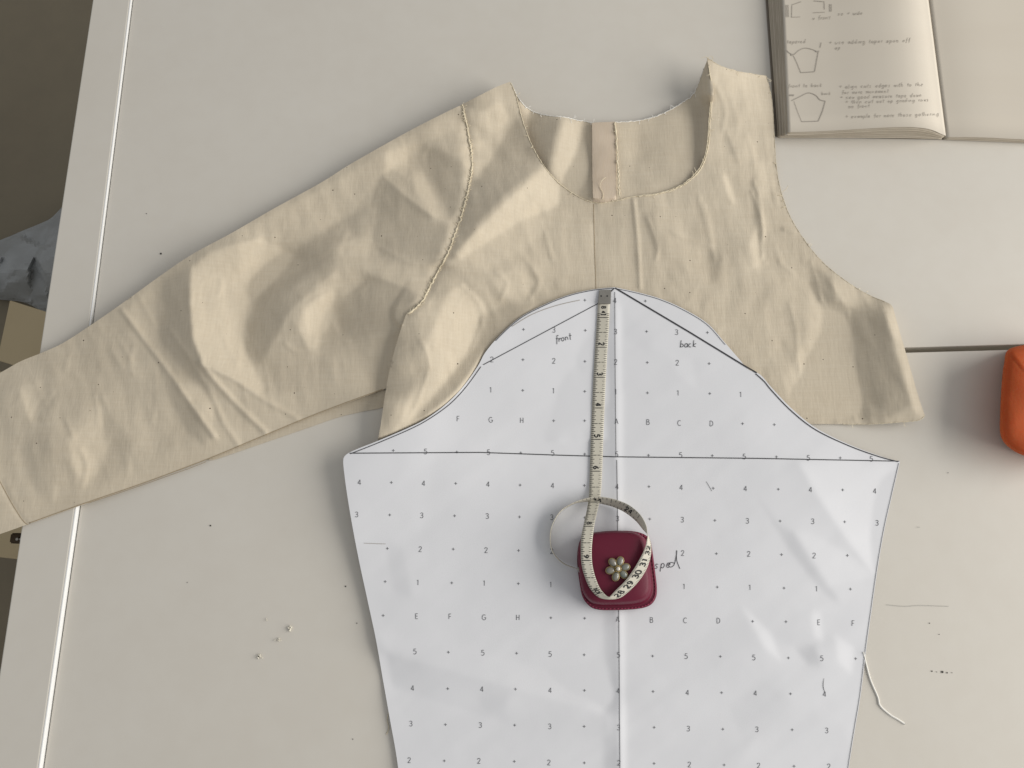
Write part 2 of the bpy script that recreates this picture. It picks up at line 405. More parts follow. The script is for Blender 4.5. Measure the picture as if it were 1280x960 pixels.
def make_table(edge_line, seam_line, ya, yb, upper, lip):
    t = empty('work_table')
    xr = 1.05
    def corner(line, side):
        y = ya if side == 0 else yb
        x = line_x(*line, y)
        if (upper and side == 0): y = gap_y(x, 0); x = line_x(*line, y)
        if ((not upper) and side == 1): y = gap_y(x, -GAP); x = line_x(*line, y)
        return np.array([x, y])
    e0, e1 = corner(edge_line, 0), corner(edge_line, 1)
    s0, s1 = corner(seam_line, 0), corner(seam_line, 1)
    r0 = np.array([xr, gap_y(xr) if upper else ya]); r1 = np.array([xr, yb if upper else gap_y(xr, -GAP)])
    g = np.array([.0016, 0])
    slab('edge_board', [e0, s0, s1, e1], -.022, lip, M['table'], t)
    # strip in a whiter tone than the boards, beside the joint
    slab('edge_strip', [s0+g*.05, s0+g*.8, s1+g*.8, s1+g*.05], -.020, lip-.0003, M['edge'], t, .0003)
    slab('top_panel', [s0+g*1.35, r0, r1, s1+g*1.35], -.022, 0, M['table'], t)
    slab('apron', [e0*.0+np.array([e0[0]+.09, min(e0[1], e1[1])+.08]), np.array([xr-.08, min(e0[1], e1[1])+.08]), np.array([xr-.08, min(e0[1], e1[1])+.1]), np.array([e0[0]+.09, min(e0[1], e1[1])+.1])], -.09, -.0225, M['white'], t)
    for lx in (max(e0[0], e1[0])+.12, xr-.12):
        for ly in (min(e0[1], e1[1])+.12, max(e0[1], e1[1])-.12):
            slab('leg', [(lx-.02, ly-.02), (lx+.02, ly-.02), (lx+.02, ly+.02), (lx-.02, ly+.02)], FZ, -.0228, M['white'], t, .002)
    return t
tA = make_table(((118, 0), (53, 432)), ((163.5, 0), (113.5, 400)), 0, .75, True, .0022)
tag(tA, 'white laminate table under the open notebook, behind the dark joint', 'table')
tB = make_table(((29.5, 672), (0, 868)), ((95.5, 645), (51, 960)), -.85, 0, False, .0042)
tag(tB, 'white laminate table in front of the dark joint, under the paper pattern', 'table')

# ------------------------------------------------------------------ outlines (photograph pixels)
seam = spline([(577, 131), (581, 150), (586, 180), (589, 202), (586, 226), (580, 255), (570, 286), (557, 320), (545, 341), (535, 361), (527, 376), (515, 388), (508, 392)])
side_left = spline([(508, 392), (501, 412), (492, 442), (485, 472), (480, 502), (476, 530), (472, 552)])
hem = spline([(472, 552), (560, 556), (700, 552), (850, 540), (960, 532), (1010, 530), (1050, 530), (1090, 530), (1120, 528), (1145, 526), (1153, 523), (1156, 519)])
side_right = spline([(1156, 519), (1147, 492), (1135, 450), (1121, 402), (1116, 384), (1111, 379)])
arm_right = spline([(1111, 379), (1085, 368), (1060, 353), (1032, 331), (1010, 306), (990, 275), (978, 245), (971, 212), (968, 170), (965, 125), (958, 95)])
shoulder_r = spline([(958, 95), (922, 89), (900, 82), (889, 75), (884, 73)])
neck = spline([(884, 73), (887, 90), (889, 112), (886, 150), (884, 180), (878, 203), (866, 220), (846, 234), (820, 242), (790, 246), (765, 252), (742, 253), (715, 241), (690, 220), (672, 195), (660, 170), (651, 143), (645, 119), (638, 102)])
shoulder_l = spline([(638, 102), (622, 108), (600, 119), (577, 131)])
front_parts = [seam, side_left, hem, side_right, arm_right, shoulder_r, neck, shoulder_l]
front_outline = []; seg = []
for p in front_parts:
    a = len(front_outline); front_outline += [tuple(q) for q in p[:-1]]; seg.append((a, len(front_outline)))
sl_top = spline([(577, 131), (560, 139), (530, 154), (500, 170), (440, 204), (400, 229), (340, 262), (290, 291), (240, 318), (200, 345), (160, 374), (120, 402), (80, 428), (52, 441), (25, 452), (0, 466), (-50, 492), (-110, 524)])
sl_cuff = spline([(-110, 524), (-95, 600), (-70, 690)])
sl_bot = spline([(-70, 690), (-20, 674), (10, 664), (35, 655), (100, 632), (180, 604), (260, 574), (320, 549), (400, 516), (478, 487), (520, 470)])
sl_in = spline([(520, 470), (530, 430), (515, 392)])
seam_rev = seam[::-1]
sleeve_outline = []; sseg = []
for p in [sl_top, sl_cuff, sl_bot, np.array([(520, 470), (523, 440), (519, 410), (508, 392)]), seam_rev]:
    a = len(sleeve_outline); sleeve_outline += [tuple(q) for q in poly_resample(p, 4)[:-1]]; sseg.append((a, len(sleeve_outline)))
paper_cap = spline([(431, 570), (436, 566), (452, 559), (470, 552), (510, 535), (535, 522), (560, 503), (580, 482), (597, 458), (607, 440), (625, 419), (650, 397), (680, 381), (710, 369), (740, 362), (768, 359)])
paper_cap2 = spline([(768, 359), (800, 366), (830, 375), (860, 389), (885, 405), (905, 427), (925, 450), (936, 462), (950, 468), (965, 485), (990, 511), (1020, 535), (1060, 555), (1100, 570), (1125, 577)])
paper_r = spline([(1125, 577), (1115, 620), (1106, 660), (1098, 705), (1090, 760), (1083, 810), (1076, 868), (1069, 910), (1061, 960), (1052, 1030)])
paper_l = spline([(505, 1030), (497, 955), (487, 897), (478, 846), (470, 800), (460, 753), (449, 702), (440, 655), (433, 612), (429, 578), (431, 570)])
paper_outline = [tuple(q) for p in (paper_cap, paper_cap2, paper_r, poly_resample([(1052, 1030), (505, 1030)]), paper_l) for q in p[:-1]]

# ------------------------------------------------------------------ heights of the garment
mm = .001
ctrl = [  # sleeve
 (577, 131, 15), (500, 170, 12), (400, 229, 10), (290, 291, 9), (190, 352, 8), (100, 418, 8), (0, 466, 8), (-110, 524, 9),
 (540, 200, 16), (480, 260, 15), (400, 320, 15), (330, 380, 15), (250, 440, 12), (150, 500, 11), (60, 560, 11), (-60, 600, 10),
 (-70, 690, 7), (35, 655, 6.5), (100, 632, 6), (180, 604, 3), (320, 549, 2.5), (400, 516, 3), (478, 487, 4), (440, 440, 11), (350, 470, 9), (200, 560, 6), (80, 610, 6),
 # bodice
 (610, 115, 19), (638, 102, 18), (589, 202, 13), (570, 286, 13), (535, 361, 13), (508, 392, 13), (490, 450, 15), (480, 502, 15), (472, 552, 10),
 (530, 450, 17), (530, 510, 14), (600, 400, 10), (650, 300, 9), (660, 170, 9), (690, 220, 6), (742, 253, 4.5), (790, 246, 4.2), (846, 234, 5), (878, 203, 8), (886, 150, 14), (889, 112, 20), (884, 73, 25),
 (920, 89, 17), (958, 95, 9), (968, 170, 5), (930, 170, 8), (978, 245, 3.5), (1032, 331, 4), (1085, 368, 7), (1114, 381, 11), (1135, 450, 11), (1156, 519, 8),
 (1090, 530, 3), (1010, 530, 2.5), (850, 540, 2.5), (700, 552, 3), (590, 545, 6), (760, 320, 4.5), (850, 320, 4.5), (950, 350, 5), (1040, 430, 6), (760, 420, 4), (900, 440, 4), (650, 420, 5.5)]
base = tps(ctrl)*mm
Z1 = lambda pts: zoomed(140, 280, 960/280, pts)
Z2 = lambda pts: zoomed(300, 80, 904/320, pts)
Z3 = lambda pts: zoomed(400, 100, 3.2, pts)
Z4 = lambda pts: zoomed(460, 240, 3.0, pts)
Z5 = lambda pts: zoomed(820, 240, 3.0, pts)
Z6 = lambda pts: zoomed(760, 60, 3.0, pts)
Z7 = lambda pts: zoomed(0, 420, 960/260, pts)
tilts = [
 (Z1([(340, 190), (420, 120), (560, 80), (640, 60), (720, 100), (780, 130), (660, 230), (600, 300), (580, 380), (560, 500), (590, 580), (650, 700), (640, 730), (560, 680), (480, 640), (390, 590), (350, 500), (335, 350)]), .9, 4),
 (Z1([(660, 260), (760, 230), (900, 150), (960, 110), (960, 200), (800, 330), (740, 400), (720, 450), (640, 590), (610, 590), (570, 530), (590, 400)]), -.8, 5),
 (Z1([(820, 370), (940, 280), (960, 300), (900, 400), (890, 530), (840, 540), (820, 450)]), .7, 4),
 (Z1([(230, 230), (320, 200), (335, 350), (350, 500), (390, 600), (430, 720), (330, 660), (260, 560), (200, 500), (190, 330)]), -.75, 4),
 (Z1([(200, 600), (290, 720), (400, 850), (430, 900), (400, 950), (330, 900), (250, 760)]), -.6, 4),
 (Z1([(290, 660), (400, 720), (440, 780), (430, 880), (350, 760)]), .35, 3),
 (Z1([(60, 380), (160, 270), (230, 350), (190, 520), (120, 450)]), .4, 4),
 (Z1([(700, 500), (950, 430), (950, 700), (720, 720)]), -.2, 8),
 (Z2([(0, 590), (380, 390), (560, 270), (780, 160), (770, 230), (650, 280), (600, 330), (510, 390), (380, 540), (200, 640), (0, 740)]), .35, 6),
 (Z2([(510, 310), (590, 290), (610, 340), (590, 400), (540, 370), (510, 390)]), .6, 3),
 (Z2([(510, 400), (600, 480), (680, 540), (740, 560), (700, 700), (560, 700), (450, 690), (480, 560), (470, 470)]), -.6, 4),
 (Z2([(660, 290), (780, 330), (800, 380), (780, 500), (740, 550), (700, 470), (650, 380)]), -.7, 3),
 (Z2([(610, 380), (650, 380), (740, 555), (690, 545), (620, 450)]), .7, 3),
 (Z2([(0, 780), (200, 660), (350, 560), (450, 500), (440, 600), (360, 640), (200, 780), (60, 860)]), -.5, 6),
 (Z2([(370, 600), (470, 620), (500, 690), (640, 720), (700, 710), (640, 800), (560, 780), (460, 740), (220, 830), (180, 780)]), .4, 4),
 (Z2([(330, 860), (460, 750), (560, 780), (640, 820), (580, 880), (540, 960), (360, 960)]), -.9, 4),
 (Z2([(220, 850), (330, 800), (320, 900), (300, 960), (200, 960)]), .5, 4),
 (Z3([(640, 130), (720, 90), (760, 150), (720, 210), (640, 190)]), .6, 5),
 (Z3([(560, 290), (600, 240), (680, 250), (690, 310), (650, 360), (600, 380), (570, 330)]), .5, 4),
 (Z3([(790, 150), (850, 270), (890, 340), (760, 440), (640, 560), (560, 700), (510, 720), (560, 600), (600, 430), (680, 330), (740, 220)]), -.85, 5),
 (Z3([(900, 350), (960, 430), (960, 500), (800, 560), (680, 640), (560, 720), (540, 690), (640, 590), (760, 470)]), 1.0, 5),
 (Z4([(80, 930), (120, 860), (200, 620), (300, 380), (360, 340), (430, 420), (400, 560), (280, 720), (150, 860)]), .8, 6),
 (Z4([(420, 470), (520, 420), (620, 420), (540, 500), (430, 600), (340, 740), (200, 860), (180, 850), (320, 680), (420, 560)]), -.7, 5),
 (Z4([(60, 700), (80, 600), (130, 470), (190, 440), (200, 560), (130, 740), (60, 900)]), -.5, 5),
 (Z4([(470, 330), (560, 280), (630, 340), (590, 400), (500, 390)]), .4, 5),
 (Z4([(380, 250), (450, 170), (640, 60), (700, 120), (560, 230), (430, 300)]), .25, 6),
 (Z5([(370, 140), (400, 200), (410, 280), (360, 290), (350, 200)]), .6, 3),
 (Z5([(570, 270), (660, 320), (670, 420), (620, 420), (580, 340)]), -.6, 4),
 (Z5([(670, 340), (740, 350), (830, 410), (720, 440), (670, 400)]), .3, 4),
 (Z5([(720, 450), (850, 440), (910, 560), (960, 800), (850, 860), (750, 850), (730, 700)]), -.7, 7),
 (Z5([(850, 420), (890, 430), (1000, 840), (970, 830), (900, 600)]), .8, 4),
 (Z5([(580, 360), (650, 470), (640, 560), (530, 760), (500, 760), (480, 700), (560, 560)]), .4, 5),
 (Z5([(200, 220), (250, 240), (230, 340), (210, 340)]), -.4, 3),
 (Z5([(640, 560), (720, 560), (720, 840), (660, 840)]), -.2, 5),
 (Z5([(0, 0), (60, 60), (120, 180), (60, 200), (0, 120)]), .2, 6),
 (Z6([(400, 50), (590, 95), (600, 160), (470, 130), (400, 110)]), .35, 5),
 (Z6([(390, 150), (520, 200), (480, 300), (380, 330)]), -.35, 6),
 (Z6([(120, 620), (170, 620), (200, 740), (180, 780), (150, 700)]), -.35, 3),
 (Z6([(200, 580), (340, 600), (380, 740), (330, 860), (230, 760)]), .15, 6),
 (Z6([(430, 330), (470, 330), (490, 400), (450, 400)]), -.4, 3), (Z6([(500, 330), (560, 330), (560, 420), (520, 420)]), .25, 4),
 (Z6([(420, 480), (450, 480), (480, 580), (450, 570)]), .5, 2.5), (Z6([(560, 430), (600, 420), (610, 560), (570, 560)]), .35, 3),
 (Z6([(545, 480), (570, 560), (570, 700), (550, 640)]), -.5, 2.5),
 (Z7([(430, 270), (470, 330), (500, 520), (470, 600), (400, 700), (350, 700), (310, 480), (400, 400)]), .35, 5),
 (Z7([(470, 330), (600, 460), (600, 600), (480, 680), (480, 520)]), -.3, 6),
 (Z7([(100, 460), (230, 480), (260, 640), (200, 760), (120, 640)]), -.35, 6),
 (Z7([(80, 240), (200, 200), (170, 380), (90, 380)]), .3, 5), (Z7([(200, 300), (280, 260), (200, 420), (160, 380)]), -.3, 4),
 (Z7([(720, 250), (900, 420), (940, 500), (760, 540)]), -.15, 6)]
T = tiltmap(tilts)
def crisp(a): return np.tanh(2.2*a)
cutx = np.clip((GXX-520)/80, 0, 1)                 # bodice crinkles run down the cloth, sleeve crinkles across it
T += (.055*crisp(fnoise(0, 5, (1.30, 26, 4)))*(.35+.65*np.clip(fnoise(40, 30)+.5, 0, 1))+.055*crisp(fnoise(0, 6, (.95, 18, 4)))*np.clip(fnoise(35, 31)+.2, 0, 1)+.055*fnoise(0, 8, (1.45, 10, 2.2))+.05*crisp(fnoise(0, 40, (1.0, 8, 2.2)))*np.clip(fnoise(30, 41)+.3, 0, 1.5))
T += .05*crisp(fnoise(0, 12, (2.2, 15, 4)))*np.clip(fnoise(40, 32), 0, 1)
rel = relief(T*.72, 150)
rel *= 1-.85*np.exp(-(line_dist(sl_bot)/22)**2)
def ridge(f, pts, h, wd, side=0):
    d = line_dist(pts); return f+h*np.exp(-(d/wd)**2)
G = base+rel
def tent(f, pts, h, wd):
    d = line_dist(spline(pts, 6)); return f+h*np.clip(1-d/wd, 0, 1)**1.4
for Zf, lines in ((Z2, [[(510, 400), (478, 480), (470, 560)], [(510, 400), (600, 480), (690, 540), (740, 558)], [(660, 290), (645, 350), (690, 450), (740, 555)], [(590, 290), (605, 345), (590, 400), (520, 360)],
        [(380, 590), (350, 650), (360, 690)], [(460, 745), (440, 790), (335, 850), (340, 900)], [(640, 805), (580, 790), (460, 750), (300, 790), (220, 830)], [(560, 260), (590, 320)], [(390, 620), (480, 640), (620, 710), (700, 705)]]),
    (Z6, [[(430, 480), (450, 540), (465, 580)], [(545, 500), (570, 580), (580, 700), (575, 790)], [(150, 640), (185, 740), (180, 790)], [(450, 320), (480, 400), (490, 430)], [(340, 560), (375, 700), (400, 790)],
        [(600, 430), (615, 520), (640, 600)], [(660, 680), (700, 690)], [(760, 800), (790, 900), (800, 950)], [(520, 330), (545, 400), (548, 440)], [(240, 690), (300, 720), (380, 740)], [(410, 150), (440, 230), (430, 300)], [(620, 740), (640, 800), (700, 850)]]),
    (Z5, [[(480, 140), (540, 150)], [(570, 280), (590, 350), (640, 440), (665, 480)], [(720, 450), (730, 600), (735, 760), (745, 850)], [(440, 180), (470, 260)], [(360, 0), (400, 120), (395, 200), (410, 270)], [(180, 50), (200, 130), (215, 200)], [(500, 420), (525, 500), (530, 600), (540, 700)], [(650, 330), (720, 430), (850, 440)]]),
    (Z4, [[(665, 150), (680, 210), (690, 250)], [(350, 350), (420, 420), (430, 480), (390, 590)], [(200, 560), (230, 650), (180, 800), (150, 850)], [(480, 300), (520, 340), (500, 400)], [(590, 250), (640, 330), (610, 400)]]),
    (Z7, [[(435, 270), (450, 340), (455, 410)], [(470, 275), (500, 340)], [(370, 520), (400, 600), (380, 690)], [(300, 380), (340, 470)], [(620, 40), (600, 130), (615, 180)], [(240, 260), (190, 330)], [(715, 150), (720, 300), (700, 400)], [(510, 60), (560, 140)], [(320, 80), (300, 160)], [(100, 260), (130, 380)], [(250, 700), (240, 760)]]),
    (Z1, [[(340, 190), (335, 350), (350, 500), (390, 590)], [(470, 240), (460, 300)], [(455, 420), (490, 520), (540, 600)], [(570, 470), (600, 580)], [(740, 510), (790, 550), (880, 555)], [(830, 380), (840, 470)], [(20, 480), (90, 600)], [(180, 430), (110, 300)]])):
    for ln_ in lines: G = tent(G, Zf(ln_), rnd.uniform(.4, .8)*mm, rnd.uniform(3.8, 5.5))
cm = np.clip(fnoise(45, 61)*.7+.35, 0, 1)
G += .55*mm*np.clip(.55-np.abs(fnoise(0, 60, (1.2, 26, 11))), 0, 1)*cm+.40*mm*np.clip(.5-np.abs(fnoise(0, 62, (1.9, 15, 8))), 0, 1)*np.clip(fnoise(40, 63)*.7+.3, 0, 1)
for pts, h, wd in [
    ([(153, 388), (180, 424), (215, 470), (245, 515), (268, 546)], 1.7*mm, 2.6), ([(250, 453), (272, 480), (300, 510), (332, 540)], 1.8*mm, 2.8),
    ([(250, 455), (290, 472), (330, 500), (372, 523)], 1.1*mm, 2.6), ([(212, 412), (240, 452), (262, 488), (280, 530), (298, 556)], .9*mm, 3.0),
    ([(792, 249), (797, 300), (800, 360)], 1.2*mm, 2.0), ([(706, 246), (708, 262)], .4*mm, 2)]:
    G = ridge(G, pts, h, wd)
G = ridge(G, [(742, 254), (743, 310), (745, 362)], -.35*mm, 2.2)
G = G+.45*mm*fnoise(0, 50, (.15, 14, 2.4))*np.exp(-(line_dist(seam)/13)**2)
G = ridge(G, seam, -1.2*mm, 5)                      # the armhole seam pulls in
G = ridge(G, [(0, 600), (14, 628), (28, 650), (35, 656)], -.8*mm, 2)
mP = mask(paper_outline)
mPs = np.clip((blur(mP, 7)-.35)*2, 0, 1)
front_h = np.maximum(G, 1.6*mm)
front_h = front_h*(1-mPs)+(np.minimum(front_h, 3.0*mm))*mPs
# bodice side stands over the sleeve
sd = line_dist(side_left)
front_h += 2.5*mm*np.exp(-(sd/22)**2)*(1-mPs)
sleeve_h = np.maximum(G, 1.2*mm)-4.0*mm*np.exp(-(sd/26)**2)*(line_dist([(508, 392), (530, 355)]) > 18)
sleeve_h = np.maximum(blur(sleeve_h, 1.2), 1.0*mm)

bod = empty('muslin_bodice')
tag(bod, 'cream muslin bodice toile with one long sleeve, spread across both tables', 'garment')
# skirts: sleeve fold along its top edge; bodice side folds
ft = lambda i: seg[i]
front = sheet('front_panel', front_outline, front_h, M['muslin'], bod, 2.6,
    [(seg[1][0], seg[1][1], 1.2*mm, 5), (seg[3][0], seg[3][1], .6*mm, 5), (seg[7][0], seg[7][1], .6*mm, 4), (seg[5][0]-6, seg[5][0]+8, .6*mm, 4)])
sleeve = sheet('sleeve', sleeve_outline, sleeve_h, M['muslin'], bod, 2.6, [(sseg[0][0], sseg[0][1], .5*mm, 5)])
# seam allowance showing below the underarm seam
allow = spline([(478, 486), (400, 515), (320, 548), (262, 573)])
allow_o = np.vstack([allow[:-1], spline([(262, 573), (266, 575), (321, 556.5), (382, 535.5), (423, 521.5), (450, 515), (482, 507), (484, 488)], 4)[:-1]])
sheet('seam_allowance', allow_o, np.full(GXX.shape, .9*mm)+.12*mm*fnoise(14, 3), M['muslin'], bod, 3.4)

# back panels seen through the neck opening
bl_o = spline([(642, 112), (652, 128), (664, 138), (682, 144), (703, 146), (722, 150), (744, 154)], 3)
bl = np.vstack([bl_o[:-1], [(746, 154), (748, 200), (748, 285), (690, 285), (640, 210), (636, 140)]])
bl = poly_resample(np.vstack([bl, bl[:1]]), 4)[:-1]
backT = tiltmap([([(645, 115), (700, 146), (684, 215), (660, 190)], -.9, 3), ([(706, 146), (730, 152), (728, 210), (705, 232), (690, 215)], .8, 4), ([(731, 153), (741, 155), (741, 255), (722, 250)], -.7, 3),
    ([(770, 155), (800, 152), (800, 200), (780, 200)], .25, 5), ([(850, 130), (868, 118), (880, 150), (872, 200), (850, 190)], .2, 4), ([(790, 200), (830, 180), (840, 220), (800, 240)], -.2, 6)])+.06*fnoise(6, 21)
back_h = np.maximum(relief(backT*.75, 70)+2.0*mm, .7*mm)
back_h = np.minimum(back_h, np.maximum(blur(G, 2)-1.4*mm, .7*mm)+7*mm*np.clip(1-2*blur(mask(front_outline), 5), 0, 1))
up_l = 13*mm*np.exp(-(line_dist([(640, 105), (648, 125)])/16)**2)
bhl = np.maximum(back_h+up_l, .7*mm)
sheet('back_panel', bl, bhl, M['muslin'], bod, 3.0)
br_o = spline([(768, 153), (785, 152), (802, 150), (826, 143), (850, 130), (866, 118), (873, 104), (879, 88), (884, 75)], 3)
br = np.vstack([br_o, [(890, 78), (892, 120), (889, 190), (880, 230), (840, 275), (766, 280)], [(766, 220)]])
br = poly_resample(np.vstack([br, br[:1]]), 4)[:-1]
up_r = 20*mm*np.exp(-(line_dist([(885, 70), (890, 115)])/13)**2)+6*mm*np.exp(-(line_dist([(889, 120), (886, 190)])/7)**2)
bhr = np.maximum(back_h+.8*mm+up_r, 1.2*mm)
sheet('back_panel', br, bhr, M['muslin'], bod, 3.2)
pl = np.array([(740, 153.5), (745, 153), (769, 152), (770, 200), (770, 285), (742, 285), (740.5, 220)])
pl = poly_resample(np.vstack([pl, pl[:1]]), 4)[:-1]
plk = material('pressed_muslin', (.63, .53, .42), .85, .15, [((40, 40, 40), .4, (.585, .48, .37)), ((900, 60, 200), .3, (.56, .45, .32))], [((1400, 180, 300), .25, .0004)])[0]
pl_h = bhr+1.4*mm+.12*mm*fnoise(16, 44)
pl_h = np.minimum(pl_h, np.maximum(front_h-1.1*mm, .8*mm)+7*mm*np.clip(1-2*blur(mask(front_outline), 5), 0, 1))
sheet('button_placket', pl, pl_h, plk, bod, 3.2, None, .0013)

# overlocked and raw edges: knobbly thread along the cut edges
def fray(name, pts, h, r, mat, parent, dz=.0004, hair=0.0, amp=.6, seed=1):
    rg = random.Random(seed)
    P = poly_resample(pts, 2.2); z = h(P[:, 0], P[:, 1])+dz
    Tn = np.gradient(P, axis=0); Tn /= np.hypot(Tn[:, 0], Tn[:, 1])[:, None]+1e-9
    N = np.c_[-Tn[:, 1], Tn[:, 0]]
    V = []; F = []
    n = len(P)
    off = np.array([rg.gauss(0, amp) for _ in range(n)]); rr = np.array([r*rg.uniform(.55, 1.35) for _ in range(n)])
    Q = P+N*off[:, None]
    Wp = at(Q[:, 0], Q[:, 1], z+np.array([rg.uniform(-.2, .5) for _ in range(n)])*.0005)
    for i in range(n):
        t = Wp[min(i+1, n-1)]-Wp[max(i-1, 0)]; t = t/(np.linalg.norm(t)+1e-12)
        a = np.cross(t, [0, 0, 1]); a /= np.linalg.norm(a)+1e-12; b = np.cross(a, t)
        for k in range(6):
            th = k/6*2*math.pi; V.append(Wp[i]+rr[i]*(a*math.cos(th)+b*math.sin(th)*.8))
    for i in range(n-1):
        for k in range(6): F.append((i*6+k, i*6+(k+1) % 6, (i+1)*6+(k+1) % 6, (i+1)*6+k))
    # loose fibre ends
    for i in range(n):
        if rg.random() < hair:
            ln = rg.uniform(2.5, 7); sd_ = rg.choice((-1, 1)); an = rg.uniform(-.9, .9)
            d = N[i]*sd_*math.cos(an)+Tn[i]*math.sin(an); q = [Q[i], Q[i]+d*ln*.5+Tn[i]*rg.uniform(-1, 1), Q[i]+d*ln]
            zz = [z[i]+.0003, z[i]+.0008, z[i]+.0004]
            for a_, b_, za, zb in ((q[0], q[1], zz[0], zz[1]), (q[1], q[2], zz[1], zz[2])):
                o_ = len(V); s_ = np.array([-(b_-a_)[1], (b_-a_)[0]]); s_ = s_/(np.hypot(*s_)+1e-9)*.3
                for pt, zt in ((a_+s_, za), (a_-s_, za), (b_-s_, zb), (b_+s_, zb)): V.append(at(pt[0], pt[1], zt))
                F.append((o_, o_+1, o_+2, o_+3))
    return mesh_obj(name, V, F, mat, parent)
Hf = lambda x, y: np.maximum(sample(front_h, x, y), .0004)
Hs = lambda x, y: np.maximum(sample(sleeve_h, x, y), .0004)
fray('overlocked_seam', seam+np.array([1.0, 0]), lambda x, y: np.maximum(Hf(x, y), Hs(x, y)), .00075, M['thread'], bod, .0003, .45, .5, 3)
fray('overlocked_edge', neck[3:-1], Hf, .00038, M['thread'], front, .0001, .06, .22, 4)
fray('overlocked_edge', np.array(neck[10:62])+np.array([1.6, .6]), Hf, .00045, M['thread'], front, .0001, .05, .3, 14)
fray('overlocked_edge', bl_o, lambda x, y: np.maximum(sample(bhl, x, y), .0007), .0004, M['white_thread'], bod, .0001, .08, .25, 5)
fray('overlocked_edge', br_o[:-4], lambda x, y: np.maximum(sample(bhr, x, y), .0007), .0004, M['white_thread'], bod, .0001, .12, .3, 6)
fray('overlocked_edge', [(769, 153), (771, 180), (773, 215), (774, 246)], lambda x, y: sample(pl_h, x, y)+.0004, .0007, M['thread'], bod, .0002, .05, .5, 8)
fray('raw_edge', arm_right[2:], Hf, .0002, M['thread'], front, 0, .07, .12, 9)
fray('raw_edge', shoulder_r, Hf, .0002, M['thread'], front, 0, .18, .2, 10)
fray('raw_edge', hem[-30:], Hf, .0003, M['thread'], front, 0, .03, .12, 12)
cr = Ink(lambda x, y: np.maximum(sample(front_h, x, y), 0), .0003)
cr.stroke(spline([(742, 255), (743, 300), (745, 361)]), .7)
cr.build('stitch_line', M['crease'], front)
cr = Ink(lambda x, y: np.maximum(sample(sleeve_h, x, y), 0.0004), .0003)
cr.stroke(spline([(36, 654), (100, 631), (180, 603.5), (260, 573.5), (320, 548.5), (400, 515.5), (478, 486.5)]), .8)
cr.stroke(spline([(110, 629), (170, 609), (235, 586), (258, 577)]), .6)
cr.stroke(spline([(-2, 598), (14, 628), (28, 650), (35, 656)]), .7)
cr.build('stitch_line', M['crease'], sleeve)
# loose curl of thread at the neck
def tube(name, pts, r, mat, parent=None, n=6):
    P = np.array(pts, float); Wp = at(P[:, 0], P[:, 1], P[:, 2]*mm); V = []; F = []
    for i in range(len(P)):
        t = Wp[min(i+1, len(P)-1)]-Wp[max(i-1, 0)]; t /= np.linalg.norm(t)+1e-12
        a = np.cross(t, [0.03, 0.02, 1]); a /= np.linalg.norm(a)+1e-12; b = np.cross(a, t)
        for k in range(n):
            th = k/n*2*math.pi; V.append(Wp[i]+r*(a*math.cos(th)+b*math.sin(th)))
    for i in range(len(P)-1):
        for k in range(n): F.append((i*n+k, i*n+(k+1) % n, (i+1)*n+(k+1) % n, (i+1)*n+k))
    F.append(tuple(range(n))); F.append(tuple(reversed(range(len(V)-n, len(V)))))
    return mesh_obj(name, V, F, mat, parent)
tube('thread_end', spline([(758, 221, 6), (752, 226, 7), (750, 234, 6), (754, 242, 6.4), (753, 249, 6), (756, 251, 6)], 1.5), .00025, M['thread'], bod)
for pts in ([(888, 75, 26), (882, 71, 27), (876, 73, 26)], [(884, 73, 26), (889, 70, 27), (892, 74, 26)], [(978, 240, 4), (983, 236, 4.6), (985, 232, 4.5)]):
    tube('thread_end', spline(pts, 1.5), .0002, M['thread'], bod)

# ------------------------------------------------------------------ paper pattern
Z8 = lambda pts: zoomed(760, 560, 2.4, pts)
Z9 = lambda pts: zoomed(420, 560, 2.4, pts)
ptilt = [
 (Z8([(570, 40), (870, 45), (830, 180), (800, 385), (700, 250), (620, 130)]), .5, 2.5),
 (Z8([(440, 130), (510, 230), (560, 250), (700, 470), (640, 430), (540, 300)]), -.45, 4),
 (Z8([(555, 250), (640, 270), (740, 330), (800, 390), (720, 400), (660, 420), (600, 330)]), .25, 3),
 (Z8([(560, 600), (620, 590), (640, 650), (600, 650)]), -.6, 3), (Z8([(400, 470), (490, 560), (520, 640), (470, 600)]), .45, 3),
 (Z8([(610, 490), (640, 490), (645, 580), (620, 570)]), .4, 2.5), (Z8([(680, 560), (740, 600), (730, 680), (690, 640)]), .4, 3),
 (Z8([(40, 800), (600, 800), (720, 830), (700, 950), (40, 900)]), -.2, 10), (Z8([(360, 770), (470, 700), (560, 760), (400, 860)]), -.15, 8),
 (Z8([(450, 860), (720, 900), (700, 960), (380, 960)]), .15, 4),
 (Z9([(130, 560), (400, 600), (820, 720), (810, 800), (150, 612)]), .32, 6), (Z9([(150, 615), (810, 800), (805, 870), (500, 820), (170, 720)]), -.45, 4),
 (Z9([(420, 740), (520, 740), (500, 800), (450, 790)]), -.2, 4), (Z9([(150, 280), (200, 300), (230, 450), (170, 430)]), -.25, 5),
 (Z9([(0, 0), (300, 0), (260, 260), (60, 300)]), .25, 25), 
 ([(440, 590), (560, 450), (680, 380), (740, 370), (740, 560), (600, 620)], .30, 25),
 ([(752, 375), (768, 375), (774, 980), (756, 980)], -.42, 5), ([(770, 380), (777, 385), (783, 980), (776, 980)], .42, 2),
 (zoomed(740, 340, 3.2, [(310, 330), (400, 350), (420, 470), (350, 420)]), .2, 5), (zoomed(740, 340, 3.2, [(120, 180), (240, 210), (240, 330), (120, 260)]), -.15, 7)]
